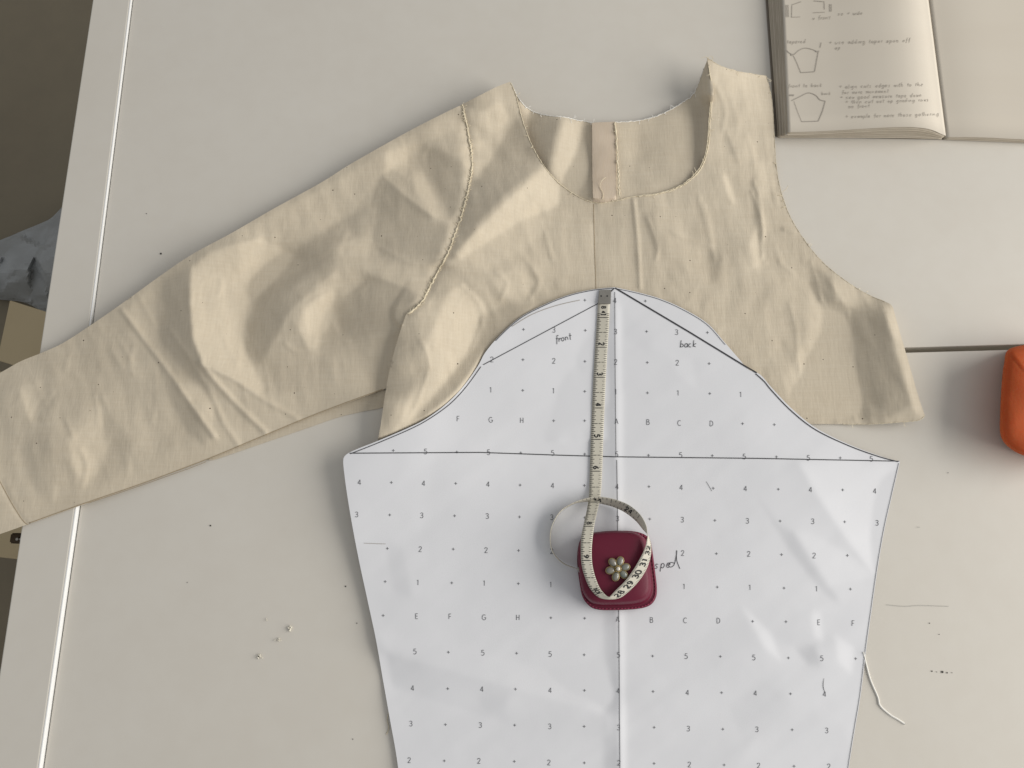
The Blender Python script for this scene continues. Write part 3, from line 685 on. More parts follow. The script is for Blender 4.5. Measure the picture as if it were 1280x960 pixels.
PT = tiltmap(ptilt)+.03*np.tanh(2*fnoise(0, 15, (.9, 5, 40)))+.03*fnoise(22, 16)+.02*np.tanh(2*fnoise(7, 17))
prel = relief(PT*.40, 80)
prel += .6*mm*np.exp(-np.abs(GXX-(768+(GYY-360)*.0117))/6.0)                # the centre crease stands a little proud
pbase = tps([(431, 570, 13), (440, 655, 10), (460, 753, 6), (480, 850, 4), (500, 1000, 3), (520, 530, 12), (560, 503, 8), (607, 440, 6.5), (680, 381, 6.5), (768, 359, 6), (860, 389, 6), (936, 462, 6), (1020, 535, 5), (1125, 577, 3.5),
    (1106, 660, 2.5), (1090, 760, 2), (1070, 910, 2), (560, 600, 9.5), (560, 720, 5), (650, 500, 6), (770, 500, 5.5), (770, 620, 4), (770, 760, 2), (770, 950, 2), (900, 520, 5.5), (900, 650, 3.5), (900, 900, 2), (1000, 780, 3), (620, 900, 2.5)])*mm
paper_h = np.maximum(pbase+prel, 0.9*mm)
fm = mask(front_outline); fd = blur(np.where(fm > .5, front_h, 0), 4)/np.maximum(blur(fm, 4), .05)*np.clip(blur(fm, 6)*2, 0, 1)
paper_h = np.maximum(paper_h, fd*np.clip(blur(mP, 5)*4, 0, 1)+1.0*mm); paper_h = blur(paper_h, 1.4)
# keep the cap edge clear of the cloth just outside it
pat = empty('paper_pattern')
tag(pat, 'white paper sleeve pattern printed with a grid, lying over the bodice hem', 'pattern')
sheetp = sheet('sheet', paper_outline, paper_h, M['paper'], pat, 3.2, None, .00018)
Hp = lambda x, y: np.maximum(sample(paper_h, x, y), .0009)
pr = Ink(Hp, .00022)
rows = [(376, '4'), (414, '3'), (452, '2'), (490, '1'), (527, 'L'), (568, '5'), (608, '4'), (648, '3'), (690, '2'), (732, '1'), (774, 'L'), (819, '5'), (864, '4'), (909, '3'), (954, '2'), (999, '1')]
letters = {0: 'A', 1: 'B', 2: 'C', 3: 'D', 6: 'E', 7: 'F', -3: 'H', -4: 'G', -5: 'F', -6: 'E'}
for yr, kind in rows:
    for c in range(-8, 9):
        s_ = 34.2+.01*yr
        x = 769.5+(yr-413)*.0085+c*s_; y = yr+c*.68
        x += rnd.uniform(-.6, .6); y += rnd.uniform(-.5, .5)
        px_ = np.array([x-7, x+7, x, x]); py_ = np.array([y, y, y-7, y+5])
        if not in_poly(px_, py_, paper_outline).all(): continue
        if kind == 'L': ch = letters.get(c, '+')
        else: ch = kind if c % 2 == 0 else '+'
        sz = 5.6 if ch == '+' else 6.4
        pr.text(ch, x-.32*sz, y+.5*sz, sz, .66, rnd.uniform(-.02, .04))
pr.build('printed_grid', M['ink'], sheetp)
pen = Ink(Hp, .0003)
pen.stroke([(437, 566.5), (600, 565.5), (700, 569), (770, 571), (950, 573), (1124, 576.5)], 1.1)
pen.stroke([(604, 456), (752, 377)], .9); pen.stroke([(752, 376), (768, 360)], 1.4)
pen.stroke([(769, 360), (860, 414), (932, 458), (946, 466)], 1.8)
pen.stroke(spline([(946, 466), (957, 476), (966, 487), (990, 512), (1020, 535.5), (1060, 555), (1098, 569), (1124, 576)])+np.array([-1.4, 1.1]), 1.2)
pen.stroke(spline([(437, 566), (470, 553), (512, 535), (536, 522), (561, 504), (581, 483), (600, 457)])+np.array([1.2, 1.2]), .9)
pen.stroke(np.array(paper_cap[-46:-1])+np.array([.4, .9]), .8)
pen.stroke(np.array(paper_cap2[1:44])+np.array([-.9, 1.0]), .6)
pen.stroke(np.array(paper_r[1:])+np.array([-1.2, 0]), .6)
pen.stroke([(771, 575), (773.5, 760), (775, 960), (775.5, 1000)], .7); pen.stroke([(768.5, 365), (769, 470), (770, 570)], .6)  # thin dark lines along the centre crease
pen.stroke(spline([(1030, 848), (1029, 858), (1032, 868)]), .7, True); pen.stroke([(883, 602), (890, 614)], .45)
pen.build('pen_and_crease_lines', M['pen'], sheetp)
hw = Ink(Hp, .0003)
hw.text('front', 695, 428, 8.5, .7, -.2, .15, .04, .75)
hw.text('back', 850, 434, 8.5, .75, -.02, .12, .04, .8)
hw.text('spe', 818, 711, 11, .75, -.1, .25, .02, .85)
hw.stroke(spline([(843, 704), (839, 703), (836, 706), (838, 709), (842, 707), (844, 702), (846, 692), (846, 688), (846, 700), (850, 711)], 1.5), .8)
hw.build('handwriting', M['pen'], sheetp)
pc = Ink(Hp, .0003)
pc.stroke(spline([(640, 408), (665, 393), (695, 382), (725, 375)]), .7); pc.stroke([(455, 679), (482, 680)], .5)
pc.build('pencil_line', M['pencil'], sheetp)

# ------------------------------------------------------------------ tape measure in its leather case
tm = empty('tape_measure')
tag(tm, 'raspberry red leather tape measure case with flower clasp and pulled-out tape', 'tape measure')
PZ = lambda u, v: (680+u/5.3333, 600+v/5.3333)
co = spline([PZ(*p) for p in [(480, 338), (600, 342), (672, 364), (708, 402), (724, 480), (740, 600), (753, 720), (744, 790), (702, 838), (620, 860), (480, 868), (360, 865), (302, 840), (257, 780), (236, 680), (222, 560), (225, 460), (246, 392), (285, 360), (370, 345)]], 3, True)
cc = co.mean(0); z0 = float(sample(paper_h, cc[0], cc[1]))+.0006
def loopat(s, z, off=(0, 0)): 
    q = cc+(co-cc)*s+np.array(off); return at(q[:, 0], q[:, 1], z)
V = []; F = []; n = len(co)
prof = [(.93, 0, 0), (.985, .3, 0), (1.0, 1.5, 0), (1.0, 4.5, 0), (.985, 6.0, 0), (.955, 6.4, 0), (.938, 5.9, .3), (.925, 6.6, .6), (.925, 9, .8), (.915, 13.5, .9), (.895, 17, 1), (.86, 19.2, 1), (.80, 20.3, 1), (.6, 21.2, 1), (.35, 21.7, 1), (.1, 21.9, 1)]
for s_, h_, o_ in prof: V += [tuple(p) for p in loopat(s_, z0+h_*mm, (-3.2*o_, -3.6*o_))]
for r in range(len(prof)-1):
    for i in range(n): F.append((r*n+i, r*n+(i+1) % n, (r+1)*n+(i+1) % n, (r+1)*n+i))
F.append(tuple(range((len(prof)-1)*n, len(prof)*n))); F.append(tuple(reversed(range(n))))
case = mesh_obj('case', V, F, M['leather'], tm)
bm = bmesh.new(); bm.from_mesh(case.data); bmesh.ops.recalc_face_normals(bm, faces=bm.faces); bm.to_mesh(case.data); bm.free()
ztop = z0+21.6*mm
# stitches along the rim
bm = bmesh.new()
q = cc+(co-cc)*.966; qq = poly_resample(np.vstack([q, q[:1]]), 1.0)
i = 0
while i < len(qq)-4:
    a = vec(*qq[i], z0+6.5*mm); b = vec(*qq[min(i+3, len(qq)-1)], z0+6.5*mm)
    mid = (a+b)/2; d = (b-a).normalized(); s = d.cross(Vector((0, 0, 1)))
    r = bmesh.ops.create_icosphere(bm, subdivisions=1, radius=1)['verts']
    for v in r: c_ = v.co.copy(); v.co = mid+d*c_.x*.0011+s*c_.y*.00042+Vector((0, 0, c_.z*.0004))
    i += 5
tag(bm_obj('stitching', bm, M['stitch'], case), kind='stuff')
# flower clasp
fl = empty('flower_clasp'); fl.parent = case
fc = vec(*PZ(490, 592), ztop)
bm = bmesh.new(); bmesh.ops.create_cone(bm, cap_ends=True, segments=24, radius1=.0034, radius2=.003, depth=.0022)
for v in bm.verts: v.co += fc+Vector((0, 0, .0008))
bm_obj('backing_plate', bm, M['gold'], fl)
rim_me = None
for a in (-129, -71, -12, 44, 107, 169):
    an = math.radians(-a); d = Vector((math.cos(an), math.sin(an), 0)); s = Vector((-d.y, d.x, 0))
    bm = bmesh.new()
    for ver in bmesh.ops.create_uvsphere(bm, u_segments=16, v_segments=10, radius=1)['verts']:
        c_ = ver.co.copy(); wd = 1-.18*(1-c_.x)*.6
        ver.co = fc+d*(.0055+c_.x*.0033)+s*c_.y*.0026*wd+Vector((0, 0, .0020+max(c_.z, -.6)*.0016))
    p = bm_obj('petal', bm, M['pearl'], fl)
    bm = bmesh.new()
    N_ = 20; ring = []
    for k in range(N_):
        th = k/N_*2*math.pi; cx_ = math.cos(th); sy_ = math.sin(th); wd = 1-.18*(1-cx_)*.6
        base_ = fc+d*(.0055+cx_*.0035)+s*sy_*.0028*wd+Vector((0, 0, .0018)); out = (d*cx_+s*sy_).normalized()
        ring.append([bm.verts.new(base_+out*.00045*math.cos(j/5*2*math.pi)+Vector((0, 0, .00055*math.sin(j/5*2*math.pi)))) for j in range(5)])
    for k in range(N_):
        for j in range(5): bm.faces.new((ring[k][j], ring[(k+1) % N_][j], ring[(k+1) % N_][(j+1) % 5], ring[k][(j+1) % 5]))
    bm_obj('petal_rim', bm, M['gold'], fl)
bm = bmesh.new()
for k in range(11):
    th = k/11*2*math.pi
    r = bmesh.ops.create_icosphere(bm, subdivisions=1, radius=.0007)['verts']
    for v in r: v.co += fc+Vector((math.cos(th)*.0021, math.sin(th)*.0021, .0034))
tag(bm_obj('beaded_ring', bm, M['gold'], fl), kind='stuff')
bm = bmesh.new(); bmesh.ops.create_uvsphere(bm, u_segments=16, v_segments=10, radius=.0015)
for v in bm.verts: v.co += fc+Vector((0, 0, .0040))
bm_obj('pearl', bm, M['pearlw'], fl)
# the tape: ruled strip between two edges (px, py, height over table in mm)
ph = lambda x, y: float(sample(paper_h, x, y))/mm
zt = ztop/mm+.7
def PL(u, v, z): a = PZ(u, v); return (a[0], a[1], z)
LE = [(747.5, 379, ph(748, 379)+.9), (745.5, 410, ph(745, 410)+.7), (743, 450, ph(743, 450)+.7), (740.5, 500, ph(741, 500)+.7), (738.5, 550, ph(738, 550)+.8), (737, 598, ph(737, 600)+1.2), (736, 620, ph(736, 620)+3.5),
      PL(285, 200, 12), PL(265, 290, zt-4), PL(248, 380, zt-.6), PL(245, 470, zt-.2), PL(250, 560, zt), PL(270, 640, zt), PL(305, 720, zt), PL(360, 779, zt+.4), PL(420, 795, zt+1.2), PL(490, 791, zt+1.0), PL(540, 764, zt+.5), PL(620, 688, zt+.3), PL(680, 600, zt+.2), PL(708, 520, zt-.4), PL(715, 450, zt-1), PL(706, 398, zt), PL(692, 366, zt+1.5),
      PL(680, 300, zt+1), PL(640, 230, zt-2), PL(570, 170, 17), PL(490, 135, 14.5), PL(420, 118, 13.5), PL(350, 112, 13), PL(285, 122, 13), PL(230, 138, 13), PL(175, 162, 13), PL(108, 208, 13), PL(58, 290, 13), PL(40, 370, 13), PL(47, 455, 13), PL(78, 512, 13), PL(128, 558, 13.5), PL(190, 585, 14), PL(236, 598, 14.5)]
RE = [(762.5, 379, ph(762, 379)+.9), (761, 410, ph(761, 410)+.7), (758.5, 450, ph(758, 450)+.7), (756, 500, ph(756, 500)+.7), (754, 550, ph(754, 550)+.8), (752.3, 598, ph(752, 600)+1.2), (750.6, 620, ph(750, 620)+3.5),
      PL(358, 200, 12), PL(338, 290, zt-4), PL(325, 380, zt-.6), PL(318, 470, zt-.2), PL(322, 560, zt+.1), PL(340, 640, zt+.3), PL(370, 715, zt+.8), PL(404, 760, zt+2.0), PL(432, 780, zt+3.2), PL(448, 768, zt+3.6), PL(472, 742, zt+3.4), PL(545, 668, zt+3.2), PL(604, 585, zt+3.2), PL(650, 505, zt+3), PL(676, 445, zt+2.5), PL(686, 400, zt+2.5), PL(690, 366, zt+2.2),
      PL(660, 330, zt-3), PL(612, 272, 15), PL(540, 216, 9), PL(470, 182, 6), PL(420, 167, 4.6), PL(350, 152, 4.2), PL(285, 146, 4), PL(230, 152, 4), PL(177, 170, 4), PL(112, 213, 4), PL(62, 292, 4), PL(46, 370, 4), PL(52, 452, 4), PL(82, 508, 4), PL(131, 553, 4.5), PL(192, 580, 5), PL(238, 594, 5.5)]
LEc = np.array(LE); REc = np.array(RE); ctr = (LEc+REc)/2
cum = [0]
K = 14
def dense(P):
    P = np.array(P, float); n_ = len(P); out = []
    for i in range(n_-1):
        p0, p1, p2, p3 = P[max(i-1, 0)], P[i], P[i+1], P[min(i+2, n_-1)]
        for j in range(K):
            t = j/K; out.append(.5*((2*p1)+(-p0+p2)*t+(2*p0-5*p1+4*p2-p3)*t*t+(-p0+3*p1-3*p2+p3)*t**3))
    out.append(P[-1]); return np.array(out)
Ld, Rd = dense(LEc), dense(REc)
LW = at(Ld[:, 0], Ld[:, 1], Ld[:, 2]*mm); RW = at(Rd[:, 0], Rd[:, 1], Rd[:, 2]*mm)
arcl = np.r_[0, np.cumsum(np.linalg.norm(np.diff((LW+RW)/2, axis=0), axis=1))]
V = []; F = []
for i in range(len(LW)):
    for k in range(5): V.append(LW[i]+(RW[i]-LW[i])*k/4)
for i in range(len(LW)-1):
    for k in range(4): F.append((i*5+k, (i+1)*5+k, (i+1)*5+k+1, i*5+k+1))
tape = mesh_obj('tape', V, F, M['tape'], tm)
md = tape.modifiers.new('thickness', 'SOLIDIFY'); md.thickness = .0003; md.offset = 0
def tape_pt(sd, t, lift=.00028):
    i = min(max(int(np.searchsorted(arcl, sd))-1, 0), len(arcl)-2)
    f = (sd-arcl[i])/max(arcl[i+1]-arcl[i], 1e-9)
    l = LW[i]+(LW[i+1]-LW[i])*f; r = RW[i]+(RW[i+1]-RW[i])*f; p = l+(r-l)*t
    tg = (LW[i+1]+RW[i+1]-LW[i]-RW[i]); nn = np.cross(tg, r-l); nn /= np.linalg.norm(nn)+1e-12
    if np.dot(nn, CAM-p) < 0: nn = -nn
    return p+nn*lift
class TapeInk:
    def __init__(s): s.v = []; s.f = []
    def seg(s, a, b, w_):     # a, b = (s metres, t 0..1) ; w_ metres
        wid = .0102
        A = np.array([a[0], a[1]*wid]); B = np.array([b[0], b[1]*wid]); d = B-A; L = np.hypot(*d)
        if L < 1e-9: return
        d /= L; nn = np.array([-d[1], d[0]])*w_*.5; k = max(1, int(L/.0012)); o = len(s.v)
        for i in range(k+1):
            p = A+d*L*i/k
            for sg in (1, -1):
                q_ = p+nn*sg; s.v.append(tape_pt(q_[0], q_[1]/wid))
        for i in range(k): s.f.append((o+2*i, o+2*i+1, o+2*i+3, o+2*i+2))
    def glyph(s, txt, sd, size, w_, up=1, cen=.5):
        wid = .0102; W_ = sum(GW_.get(c, .6)+.15 for c in txt)*size; cx = -W_/2
        for ch in txt:
            for stx in GLYPH[ch]:
                pts = []
                for u, v in stx:
                    al = (cx+u*size)*up; tr = (v-.5)*size*up
                    pts.append((sd+al, cen+tr/wid))
                for a, b in zip(pts[:-1], pts[1:]): s.seg(a, b, w_)
            cx += (GW_.get(ch, .6)+.15)*size
tk = TapeInk()
def s_at_y(y):   # arc length of the straight run where its centre passes photograph row y
    yy = (Ld[:, 1]+Rd[:, 1])/2; i = int(np.argmax(yy >= y)); f = (y-yy[i-1])/(yy[i]-yy[i-1]); return arcl[i-1]+(arcl[i]-arcl[i-1])*f
IN = .0254
s1 = s_at_y(397)
iA_end = 15*K; sA = arcl[14*K]
k = -1
while True:
    sd = s1+k*IN/8; k += 1
    if sd > sA: break
    if sd < .001: continue
    j = (k-1) % 8
    ln = .95 if j == 0 else (.42 if j == 4 else .26)
    if j == 0: tk.seg((sd, 0.04), (sd, .96), .0006)
    else:
        tk.seg((sd, .03), (sd, ln+.08), .0005); tk.seg((sd, 1-ln), (sd, .97), .00045)
    tk.seg((sd+IN/16, .03), (sd+IN/16, .24), .00042); tk.seg((sd+IN/16, .80), (sd+IN/16, .97), .00038)
for nn_ in range(1, 11):
    sd = s1+(nn_-1)*IN-.0025
    if sd < sA: tk.glyph(str(nn_), sd, .0042, .0010, 1)
tk.glyph('8', s1-.0085, .0036, .0009, 1); tk.glyph('4', s1-.0045, .0030, .0008, 1)
# centimetre side
sB0, sB1 = arcl[16*K], arcl[22*K+K//2]
sd = sB0
while sd < sB1:
    tk.seg((sd, .03), (sd, .17), .00028); tk.seg((sd, .83), (sd, .97), .00028); sd += .0012
for i_, nb_ in enumerate(('28', '29', '30', '31', '32')):
    sd = sB0+.0045+i_*(sB1-sB0-.004)/5; tk.glyph(nb_, sd, .0050, .0012, 1)
# loop: inch side again
sC0, sC1 = arcl[25*K], arcl[30*K]
sd = sC0; k = 0
while sd < sC1:
    tk.seg((sd, .02), (sd, .3 if k % 4 else .55), .00036); tk.seg((sd, .72), (sd, .98), .0003); sd += IN/8; k += 1
tk.glyph('24', sC0+.010, .0050, .0010, -1); tk.glyph('34', sC0+.036, .0050, .0010, -1)
sC0, sC1 = arcl[30*K], arcl[34*K]; sd = sC0
while sd < sC1: tk.seg((sd, .02), (sd, .25), .0004); sd += IN/8
tag(mesh_obj('printed_scale', tk.v, tk.f, M['tapeink'], tape, False), kind='stuff')
# metal tip
zt_ = ph(755, 370)
q = [(749, 362.5), (764, 362), (763.2, 380), (747.3, 380)]
bm = bmesh.new(); vs = []
for z_ in (zt_+.5, zt_+1.9): vs.append([bm.verts.new(vec(a, b, z_*mm)) for a, b in q])
bm.faces.new(vs[0]); bm.faces.new(vs[1][::-1])
for i in range(4): bm.faces.new((vs[0][i], vs[0][(i+1) % 4], vs[1][(i+1) % 4], vs[1][i]))
bmesh.ops.recalc_face_normals(bm, faces=bm.faces); bmesh.ops.bevel(bm, geom=list(bm.edges), offset=.0004, segments=2, affect='EDGES')
tip = bm_obj('metal_tip', bm, M['metal'], tape, False)
for dx in (-4, 3.6):
    bm = bmesh.new(); bmesh.ops.create_uvsphere(bm, u_segments=10, v_segments=6, radius=.00075)
    for v in bm.verts: v.co.z *= .5; v.co += vec(755.5+dx, 370, (zt_+1.95)*mm)
    bm_obj('rivet', bm, M['tapeink'], tape)
# slot plate where the tape leaves the case
bm = bmesh.new(); bmesh.ops.create_cube(bm, size=1)
for v in bm.verts: v.co = Vector((v.co.x*.0025, v.co.y*.0045, v.co.z*.011))+vec(*PZ(238, 596), z0+9*mm)
bmesh.ops.bevel(bm, geom=list(bm.edges), offset=.0006, segments=2, affect='EDGES')
bm_obj('slot', bm, M['metal'], case, False)

# ------------------------------------------------------------------ notebook
nb = empty('notebook')
tag(nb, 'open notebook with pencilled notes and sleeve sketches on its left page', 'notebook')
def prof_l(u): return np.interp(u, [0, .12, .3, .5, .66, .78, .88, .95, 1], [12.2, 12.7, 14.8, 18.2, 20.2, 19.8, 16, 10.4, 4.6])*mm
def sm(u, f):  # smoothed profile
    return sum(f(np.clip(u+d, 0, 1))*w_ for d, w_ in ((-.06, .15), (-.03, .22), (0, .26), (.03, .22), (.06, .15)))
NL = 9
topTL, topBL = at(973, -110, .0122), at(985, 165, .0122); topTR, topBR = at(1145, -110, .0046), at(1181, 171, .0046)
botTL, botBL = at(950, -110, .001), at(970, 170.5, .001)
def page_grid(k, name, mat, parent, u_n=48, v_n=14, thick=None):
    f = k/NL
    TL = botTL+(topTL-botTL)*(f+rnd.uniform(-.05, .05)*(k < NL)); BL = botBL+(topBL-botBL)*(f+rnd.uniform(-.05, .05)*(k < NL))
    TR, BR = topTR.copy(), topBR.copy()
    if k < NL: BL = BL+np.array([rnd.uniform(-.0006, .0006), rnd.uniform(-.0022, .0006), 0]); BR = BR+np.array([-.001, rnd.uniform(-.0006, .0004), 0])
    V = []; F = []
    for j in range(v_n+1):
        v = j/v_n; a = TL+(BL-TL)*v; b = TR+(BR-TR)*v
        for i in range(u_n+1):
            u = i/u_n; p = a+(b-a)*u; z = float(sm(np.array(u), prof_l))
            zz = .0012+(z-.0012)*f if f < 1 else z
            V.append((p[0], p[1], zz))
    for j in range(v_n):
        for i in range(u_n):
            o = j*(u_n+1)+i; F.append((o, o+u_n+1, o+u_n+2, o+1))
    ob = mesh_obj(name, V, F, mat, parent)
    md = ob.modifiers.new('t', 'SOLIDIFY'); md.thickness = thick or .0009; md.offset = -1
    return ob
for k in range(1, NL): page_grid(k, 'page_stack', M['pageside'], nb)
lp = page_grid(NL, 'page', M['page'], nb, thick=.0002)
def prof_r(u): return np.interp(u, [0, .04, .12, .22, .4, .7, 1], [4.4, 5.4, 6.6, 7.0, 6.4, 6.0, 6])*mm
rTL, rBL = at(1147, -110, .0044), at(1182, 171.5, .0044); rTR, rBR = at(1395, -110, .006), at(1400, 179, .006)
for k in range(1, 6):
    V = []; F = []; f = k/5; un, vn = 40, 10
    for j in range(vn+1):
        v = j/vn; a = rTL+(rBL-rTL)*v; b = rTR+(rBR-rTR)*v
        for i in range(un+1):
            u = i/un; p = a+(b-a)*u; z = .001+(float(sm(np.array(u), prof_r))-.001)*f
            V.append((p[0], p[1]-(0 if k == 5 else .0004*(k % 2)), z))
    for j in range(vn):
        for i in range(un):
            o = j*(un+1)+i; F.append((o, o+un+1, o+un+2, o+1))
    ob = mesh_obj('page' if k == 5 else 'page_stack', V, F, M['page'] if k == 5 else M['pageside'], nb)
    md = ob.modifiers.new('t', 'SOLIDIFY'); md.thickness = .0009; md.offset = -1
slab('cover', [at(1400, 179)[:2], at(1398, -110)[:2], at(949, -110)[:2], at(969, 171)[:2]][::1], .0002, .0011, M['cover'], nb, .0002)
# height of the left page at a photograph pixel, by iterating the view ray
def Hn(x, y):
    x = np.asarray(x, float); y = np.asarray(y, float); z = np.full(x.shape, .012)
    for _ in range(12):
        p = at(x, y, z)
        v = (p[..., 1]-topTL[1])/(topBL[1]-topTL[1])
        for _2 in range(2):
            ax = topTL[0]+(topBL[0]-topTL[0])*v; bx = topTR[0]+(topBR[0]-topTR[0])*v
            u = (p[..., 0]-ax)/(bx-ax)
            ay0 = topTL[1]+(topTR[1]-topTL[1])*u; ay1 = topBL[1]+(topBR[1]-topBL[1])*u
            v = (p[..., 1]-ay0)/(ay1-ay0)
        z = .5*z+.5*sm(np.clip(u, 0, 1), prof_l)
    return z
nk = Ink(Hn, .0003)
N1 = lambda pts: zoomed(960, 0, 808/160, pts)
N2 = lambda pts: zoomed(940, 0, 1280/340, pts)
def ns(pts, wd=.8, smooth=False):
    P = N1(pts); nk.stroke(spline(P, 2) if smooth else P, wd)
ns([(150, 110), (152, 30), (210, 10)], .7); ns([(290, 5), (355, 10), (357, 60)], .8); ns([(150, 108), (205, 106)], .5); ns([(285, 80), (360, 76)], .6)
for dx in (0, 8, 16): ns([(112+dx, 30), (115+dx, 108)], .6)
ns([(390, 25), (392, 75)], .8); ns([(400, 25), (401, 72)], .7)
ns([(165, 345), (195, 318), (235, 303), (280, 312), (318, 328)], .8, True); ns([(160, 350), (180, 390), (208, 458)], .7, True); ns([(208, 458), (295, 452)], .9); ns([(295, 452), (318, 328)], .9)
ns([(112, 312), (130, 330), (155, 346)], 1.1); ns([(300, 326), (324, 322)], 1.2); ns([(330, 300), (336, 268)], .9); ns([(145, 350), (162, 342)], 1.4)
ns([(150, 635), (205, 608), (255, 586), (300, 600), (330, 630), (362, 637)], .9, True); ns([(165, 640), (190, 710), (214, 768)], .5, True); ns([(214, 768), (318, 765)], .9); ns([(318, 765), (345, 700), (362, 637)], 1.0, True)
for dx in (0, 8, 16, 24): ns([(135+dx, 606), (140+dx, 596)], 1.0)
def nt_(txt, x, y, size, ang=-.03, wd=.45):
    p = N2([(x, y)])[0]; nk.text(txt, p[0], p[1], size*.78, wd, ang, .2, .07, 1.05)
nt_('u front', 285, 92, 6.0); nt_('so + wide', 405, 72, 6.0)
nt_('tapered', 165, 204, 6.0); nt_('+ use adding taper upon off', 362, 208, 6.4); nt_('up', 392, 232, 6)
nt_('front to back', 172, 412, 5.8); nt_('back', 328, 446, 4.8)
nt_('+ align cuts edges with to the', 410, 416, 6.2); nt_('for more movement', 425, 442, 6.0)
nt_('+ sew good measure tape down', 415, 466, 6.0); nt_('+ then cut out up grading rows', 440, 488, 6.0); nt_('on front', 455, 508, 6.0)
nt_('+ example for more these gathering', 440, 556, 6.0)
nk.build('pencil_notes', M['pencil'], lp)

# ------------------------------------------------------------------ orange soft case at the right
oc = spline([(1262, 436), (1300, 430), (1350, 434), (1372, 470), (1375, 520), (1366, 562), (1330, 578), (1285, 571), (1262, 560), (1251, 545), (1250, 520), (1252, 480), (1255, 455)], 4, True)
cc2 = oc.mean(0); V = []; F = []; n = len(oc)
pro = [(.90, .4), (.97, 2), (1.0, 7), (1.0, 13), (1.0, 20), (.985, 26), (.95, 29.6), (.88, 32), (.78, 33.6), (.66, 34.6), (.5, 35.2), (.3, 35.6), (.06, 35.7)]
for r_, (s_, h_) in enumerate(pro):
    q = cc2+(oc-cc2)*s_
    wob = np.array([.0006*math.sin(i*.13+r_*.25)+.0003*math.sin(i*.31+r_*.4) for i in range(n)])*(s_ > .5)*(h_ > 1)
    P = at(q[:, 0], q[:, 1], np.maximum(h_*mm*(1-.0*0)+wob, .0004)); V += [tuple(p) for p in P]
for r in range(len(pro)-1):
    for i in range(n): F.append((r*n+i, r*n+(i+1) % n, (r+1)*n+(i+1) % n, (r+1)*n+i))
F.append(tuple(range((len(pro)-1)*n, len(pro)*n))); F.append(tuple(reversed(range(n))))
og = mesh_obj('orange_case', V, F, M['orange'])
bm = bmesh.new(); bm.from_mesh(og.data); bmesh.ops.recalc_face_normals(bm, faces=bm.faces); bm.to_mesh(og.data); bm.free()
tag(og, 'rounded orange soft case cut off by the right edge of the photo', 'case')

# ------------------------------------------------------------------ threads, lint, marks
o = tube('thread', spline([(1079, 815, 1.4), (1083, 832, .5), (1088, 850, .4), (1097, 871, .4), (1100, 882, .4), (1112, 893, .4), (1122, 899, .4), (1131, 905, .4)], 2), .00075, M['white_thread'])
tag(o, 'white thread end lying on the table beside the pattern', 'thread')
o = tube('thread', spline([(486, 890, 2), (484, 900, .6), (486, 910, .4), (483, 918, .4)], 2), .0003, M['thread'])
tag(o, 'short wisp of thread poking out under the left pattern edge', 'thread')
def lint(x, y, r, seed, label):
    rg = random.Random(seed); bm = bmesh.new()
    for k in range(9):
        p = vec(x, y, .0006)+Vector((rg.gauss(0, r*.5), rg.gauss(0, r*.4), rg.uniform(0, r*.5)))
        vs = bmesh.ops.create_icosphere(bm, subdivisions=1, radius=1)['verts']
        a = rg.uniform(0, 3.14)
        for v in vs:
            c_ = v.co.copy(); X = c_.x*r*rg.uniform(.5, .7); Y = c_.y*r*.22
            v.co = p+Vector((X*math.cos(a)-Y*math.sin(a), X*math.sin(a)+Y*math.cos(a), c_.z*r*.25))
    o = bm_obj('lint', bm, M['lint']); tag(o, label, 'lint', 'bits of lint on the table left of the pattern')
    return o
lint(362, 786, .0021, 1, 'rightmost and biggest bit of cream lint on the table left of the pattern')
lint(348, 800, .0014, 2, 'small bit of cream lint just below the biggest one, left of the pattern')
lint(325, 820, .0017, 3, 'lowest bit of cream lint on the table left of the pattern')
lint(333, 775, .0008, 4, 'tiniest bit of cream lint, highest of the four left of the pattern')
zero = lambda x, y: np.zeros(np.shape(x))
sp = Ink(zero, .0004)
for x, y, r in [(263, 657, .9), (234, 728, .5), (432, 733, .8), (446, 779, .6), (1165, 839, .8), (1171, 840, .5), (1178, 840, 1.3), (1184, 841, .8), (1190, 841, .5), (1162, 779, .6), (1174, 793, .5), (362, 788, 1.0), (347, 801, .6), (323, 821, .9), (441, 924, .6), (1185, 591, .5)]:
    sp.dot(x, y, r)
sp.build('dark_speck', M['speck'], tB)
sp = Ink(zero, .0004)
for x, y, r in [(201, 317, 1.0), (183, 267, .5)]: sp.dot(x, y, r)
sp.build('dark_speck', M['speck'], tA)
pl_ = Ink(zero, .0004); pl_.stroke(spline([(1108, 756), (1130, 758), (1150, 757), (1186, 758)]), .5); pl_.stroke([(1146, 659), (1150, 659)], .6)
pl_.build('pencil_line', material('faint_pencil', (.42, .41, .38), .6, .2)[0], tB)

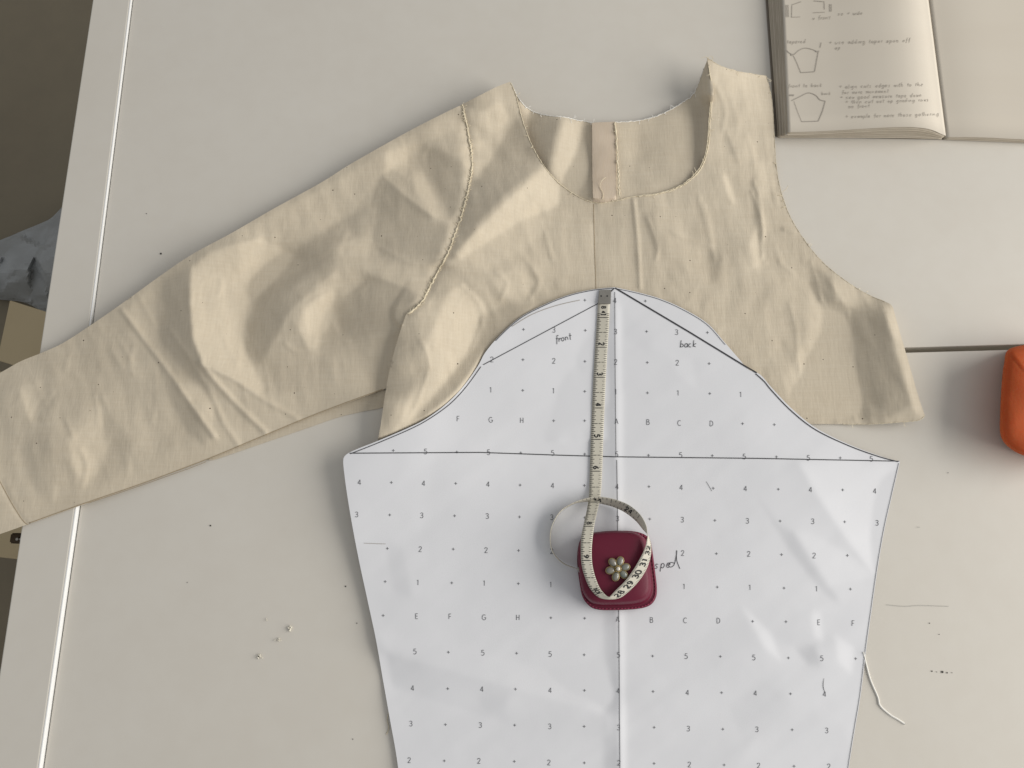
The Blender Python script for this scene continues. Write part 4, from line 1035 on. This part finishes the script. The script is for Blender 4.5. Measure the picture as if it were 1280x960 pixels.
# ------------------------------------------------------------------ things on the floor to the left
def crumple(name, outline, z, hgt, mat, seed, label, cat):
    oo = spline(outline, 5, True); d = np.full(GXX.shape, 1e4); d = line_dist(np.vstack([oo, oo[:1]])); m = mask(oo)
    rs = np.random.RandomState(seed); H = np.zeros(GXX.shape); pts = rs.uniform([-60, 240], [150, 410], (34, 2)); nr = np.clip(rs.randn(34, 3), -1, 1)
    e = np.stack([((GXX-p[0])**2+(GYY-p[1])**2) for p in pts]); near = np.argsort(e, axis=0)[:2]
    sl_ = nr[:, 0][:, None, None]*(GXX-pts[:, 0][:, None, None])*.0005+nr[:, 1][:, None, None]*(GYY-pts[:, 1][:, None, None])*.0005+nr[:, 2][:, None, None]*.006
    H = np.take_along_axis(sl_, near[:1], 0)[0]; H = blur(H, 1.0)
    hf = z+(hgt*np.sqrt(np.clip(d/45, 0, 1))+H*np.clip(d/12, 0, 1))*m
    o = sheet(name, oo, np.maximum(hf, z), mat, None, 4.0, None, .0006, z)
    o.data.polygons.foreach_set('use_smooth', [False]*len(o.data.polygons))
    tag(o, label, cat); return o
crumple('plastic_bag', [(95, 255), (60, 275), (20, 292), (-20, 312), (-40, 350), (-10, 372), (30, 378), (60, 392), (100, 400), (140, 330)], FZ+.001, .10, M['bag'], 4, 'crumpled grey plastic bag on the floor left of the tables', 'bag')
bx = empty('cardboard_box')
tag(bx, 'tan cardboard box on the floor below the plastic bag', 'box')
def pan(name, a, b, c, d, z0_, z1_, mat): 
    return slab(name, [at(*p, z1_)[:2] for p in (a, b, c, d)], z0_, z1_, mat, bx, .002)
pan('flap', (12, 375), (75, 395), (62, 470), (-4, 450), FZ+.2, FZ+.206, M['card'])
pan('body', (-60, 440), (40, 480), (30, 700), (-60, 690), FZ+.002, FZ+.18, M['card'])
hg = empty('table_clip'); tag(hg, 'small black metal clip at the table edge under the cuff', 'clip')
bm = bmesh.new(); bmesh.ops.create_cube(bm, size=1)
for v in bm.verts: v.co = Vector((v.co.x*.009, v.co.y*.008, v.co.z*.01))+vec(24, 673, -.012)
bmesh.ops.bevel(bm, geom=list(bm.edges), offset=.001, segments=2, affect='EDGES')
bm_obj('body', bm, M['dark'], hg, False)
for dx in (-2, 3):
    bm = bmesh.new(); bmesh.ops.create_cone(bm, cap_ends=True, segments=12, radius1=.0012, radius2=.0011, depth=.002)
    for v in bm.verts: v.co += vec(24+dx, 674, -.0064)
    bm_obj('rivet', bm, M['metal'], hg, False)
